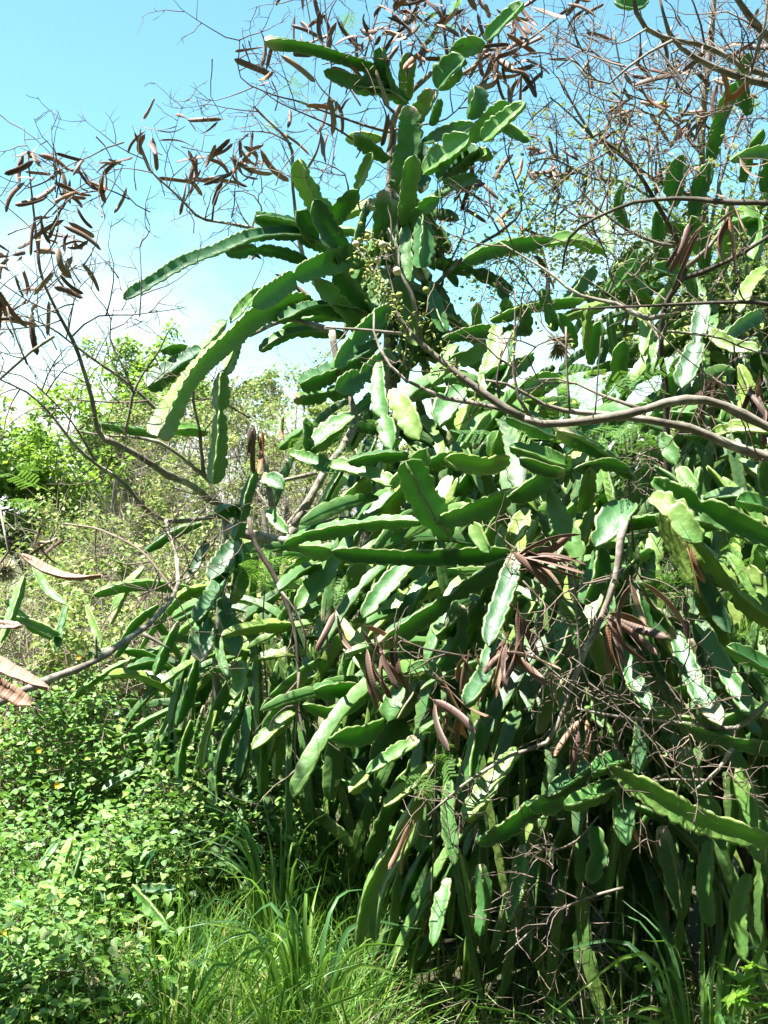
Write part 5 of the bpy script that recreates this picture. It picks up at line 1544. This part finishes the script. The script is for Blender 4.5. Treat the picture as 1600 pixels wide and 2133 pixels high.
tuft('grass tuft in the shade of the right-hand cactus wall', (0.55, 2.65, 0.0), [], 3, 18, 0.4, 0.4, 0.007)
tuft('green grass tuft against the trunkless edge of the leafy shrubs', (-0.62, 3.3, 0.0), [], 3, 30, 0.55, 0.35, 0.006)

# seedlings with lobed leaves
M_SEED = plant_mat('seedling_leaf', [(0.0, (0.12, 0.28, 0.03)), (1.0, (0.24, 0.40, 0.06))], 0.45, 0.4, (0.35, 0.65, 0.05), by='object')
star = []
for k in range(14):
    a = -2.6 + 5.2 * k / 13
    rr = 1.0 if k % 2 == 0 else 0.42
    star.append((0.42 + 0.58 * rr * math.cos(a), 0.58 * rr * math.sin(a), 0.04 * math.cos(k * 2.0)))
star = np.array([(0, 0, 0), (0.42, 0, 0.02)] + star)
star_t = [[1, 2 + k, 3 + k] for k in range(13)] + [[0, 2, 1], [0, 1, 15]]
ME_STAR = mesh_data('leaf', star, None, star_t, True)
ME_STAR.materials.append(M_SEED)


def seedling(label, x, y, d, n, s):
    hub = P(x, y, d)
    t = thing('seedling', label, 'seedling', (hub[0], hub[1], 0.0))
    v, q = tube_np(np.array([[hub[0], hub[1], -0.02], [hub[0] + 0.01, hub[1], hub[2] * 0.5], hub]), [0.003, 0.0025, 0.0015], 5)
    world_part('stalk', v, q, None, M_BUD, t)
    for k in range(n):
        o = bpy.data.objects.new('leaf', ME_STAR)
        o.parent = t
        p = hub + np.array((gg.normal(0, 0.03), gg.normal(0, 0.03), gg.normal(-0.01, 0.025)))
        o.location = p - np.array(t.location)
        o.rotation_euler = (gg.normal(0.35, 0.3), gg.normal(0.1, 0.3), gg.uniform(0, 6.28))
        sc = s * gg.uniform(0.7, 1.2)
        o.scale = (sc, sc, sc)
        col.objects.link(o)


seedling('bright green seedling with lobed leaves beside the leaning long-bladed grass', 1560, 2045, 2.6, 14, 0.055)
seedling('tiny sunlit seedling deep in the hollow under the cactus', 1290, 1990, 2.9, 6, 0.035)

# ------------------------------------------------------------------ background thicket
gb = np.random.default_rng(71)


def bg_tree(name, label, cat, x, y, top, rx, ry, nl, lsize, mat, low=0.25, group=None, lobes=14, bare=0.0, twigmat=None):
    base = np.array((x, y, 0.0))
    t = thing(name, label, cat, tuple(base), group)
    tr = Soup()
    path = wander(base + np.array((0, 0, -0.05)), (gb.normal(0, 0.1), 0, 1), top * 0.75, 8, gb, 0.10)
    v, q = tube_np(path, np.linspace(0.018 * top, 0.007 * top, len(path)), 7)
    world_part('trunk', v, q, None, M_BARK, t, base)
    # lobes of the crown
    cen, rad = [], []
    for k in range(lobes):
        a = gb.uniform(0, 2 * math.pi)
        r = math.sqrt(gb.random())
        zz = top * (low + (0.92 - low) * gb.random())
        f = math.sqrt(max(0.08, 1 - ((zz / top - 0.5) / 0.55) ** 2))
        cen.append(base + np.array((math.cos(a) * rx * r * f, math.sin(a) * ry * r * f, zz)))
        rad.append(gb.uniform(0.22, 0.42) * rx)
    sk = Soup()
    for cc in cen:
        i = gb.integers(2, len(path))
        c, L = spline([path[i - 1], (path[i - 1] + cc) / 2 + gb.normal(0, 0.06, 3), cc], 7)
        v, q = tube_np(c, np.linspace(0.006 * top, 0.0025, 7), 5)
        sk.add(v, q)
        if lsize < 0.1:
            twigs_on(sk, c, None, gb, 5 + 11 * bare, 0.15, 0.5, 2, 0.08, tmax=0.006, nseg=3)
    build(sk, 'limbs', twigmat or M_TWIG, t, base, stuff=True)
    if nl:
        C = []
        per = nl // lobes
        for cc, rr in zip(cen, rad):
            sub = cc + gb.normal(0, 1, (9, 3)) * rr * 0.5
            u = gb.standard_normal((per, 3))
            u /= np.linalg.norm(u, axis=1)[:, None]
            C.append(sub[gb.integers(9, size=per)] + u * (rr * 0.42 * gb.random((per, 1)) ** 0.4))
        C = np.vstack(C)
        C[:, 2] = np.maximum(C[:, 2], 0.05)
        v, q, tt = leaf_block(C, gb.uniform(0.7, 1.3, len(C)) * lsize, gb, 1.0, FARV)
        world_part('crown', v, q, tt, mat, t, base, True, None, True)
    return t


bg_tree('green_tree', 'dense bright green bushy tree behind the leaning pod shrub', 'tree', -2.95, 9.2, 2.45, 1.25, 0.9, 30000, 0.055, M_TREE, 0.05, lobes=30)
bg_tree('green_tree', 'rounded bright green tree rising above the dry thicket', 'tree', -2.75, 12.0, 3.75, 0.95, 0.8, 16000, 0.06, M_TREE, 0.25, lobes=26)
bg_tree('green_tree', 'low green tree with a ragged crown beside the dense bushy tree', 'tree', -2.55, 10.5, 2.5, 0.8, 0.7, 20000, 0.06, M_TREE, 0.1, lobes=26)
bg_tree('green_tree', 'far green tree showing left of the cactus column through twigs', 'tree', -1.3, 13.5, 3.6, 1.0, 0.8, 9000, 0.06, M_PALE, 0.25, lobes=12, bare=0.5)
bg_tree('green_tree', 'far pale feathery tree behind the arching cactus stems', 'tree', -0.55, 11.5, 3.0, 0.75, 0.7, 8000, 0.05, M_PALE, 0.25, lobes=12, bare=0.6)
bg_tree('green_tree', 'far leafy tree hidden behind the cactus mound', 'tree', 1.0, 11.5, 2.7, 1.1, 0.8, 3500, 0.06, M_TREE, 0.2, lobes=8)
bg_tree('green_tree', 'tall green tree showing through the upright pod tree twigs', 'tree', 3.3, 9.0, 4.4, 1.0, 0.9, 16000, 0.06, M_TREE, 0.15, lobes=26)
bg_tree('green_tree', 'leafy green tree behind the crooked dark tree', 'tree', 2.3, 7.6, 3.7, 0.85, 0.6, 12000, 0.045, M_PALE, 0.1, lobes=30, bare=0.6)
bg_tree('green_tree', 'dense green tree at the far end of the thicket', 'tree', -4.6, 10.0, 2.7, 1.1, 0.8, 6500, 0.055, M_TREE, 0.1, lobes=14)
for k, (x, y, h) in enumerate([(-4.6, -0.6, 5.2), (-3.0, -2.4, 5.6), (-1.0, -3.0, 6.0), (1.0, -2.8, 5.6), (3.0, -2.0, 5.8), (4.4, 0.2, 5.6), (4.6, 2.6, 5.2)]):  # unseen trees added beside and behind the camera to hold back skylight
    bg_tree('added_shade_tree', 'tall unseen tree added around the camera to block skylight', 'tree', x, y + (1.0 if abs(x) < 3.5 else 0.3), h * 1.12, 1.7, 1.2, 15000, 0.17, M_TREE, 0.06, 'added unseen trees blocking skylight', lobes=34)
thk = [(-1.75, 7.2, 1.75), (-1.25, 6.8, 1.9), (-2.3, 7.6, 1.6), (-0.75, 6.6, 2.2), (-1.9, 6.2, 1.35), (-0.4, 7.2, 2.4), (-1.45, 8.6, 2.5), (-2.1, 9.0, 2.6), (0.15, 7.4, 2.0), (-1.2, 5.9, 1.5), (-2.7, 7.0, 1.3), (-2.2, 5.8, 1.1), (-0.9, 8.2, 2.3), (0.5, 8.0, 2.3), (-1.6, 4.75, 1.15), (-1.15, 5.3, 1.2), (-1.05, 9.6, 3.2), (-0.65, 9.0, 3.1), (-1.6, 9.8, 3.0)]
lab = ['dry twiggy bush with pale scant leaves in the thicket behind the leaning pod shrub'] * len(thk)
for (x, y, h), l in zip(thk, lab):
    bg_tree('dry_bush', l, 'bush', x, y, h, 0.6, 0.5, 4600, 0.034, M_PALE, 0.08, 'dry bushes of the thicket', lobes=14, bare=1.0, twigmat=M_STRAW)
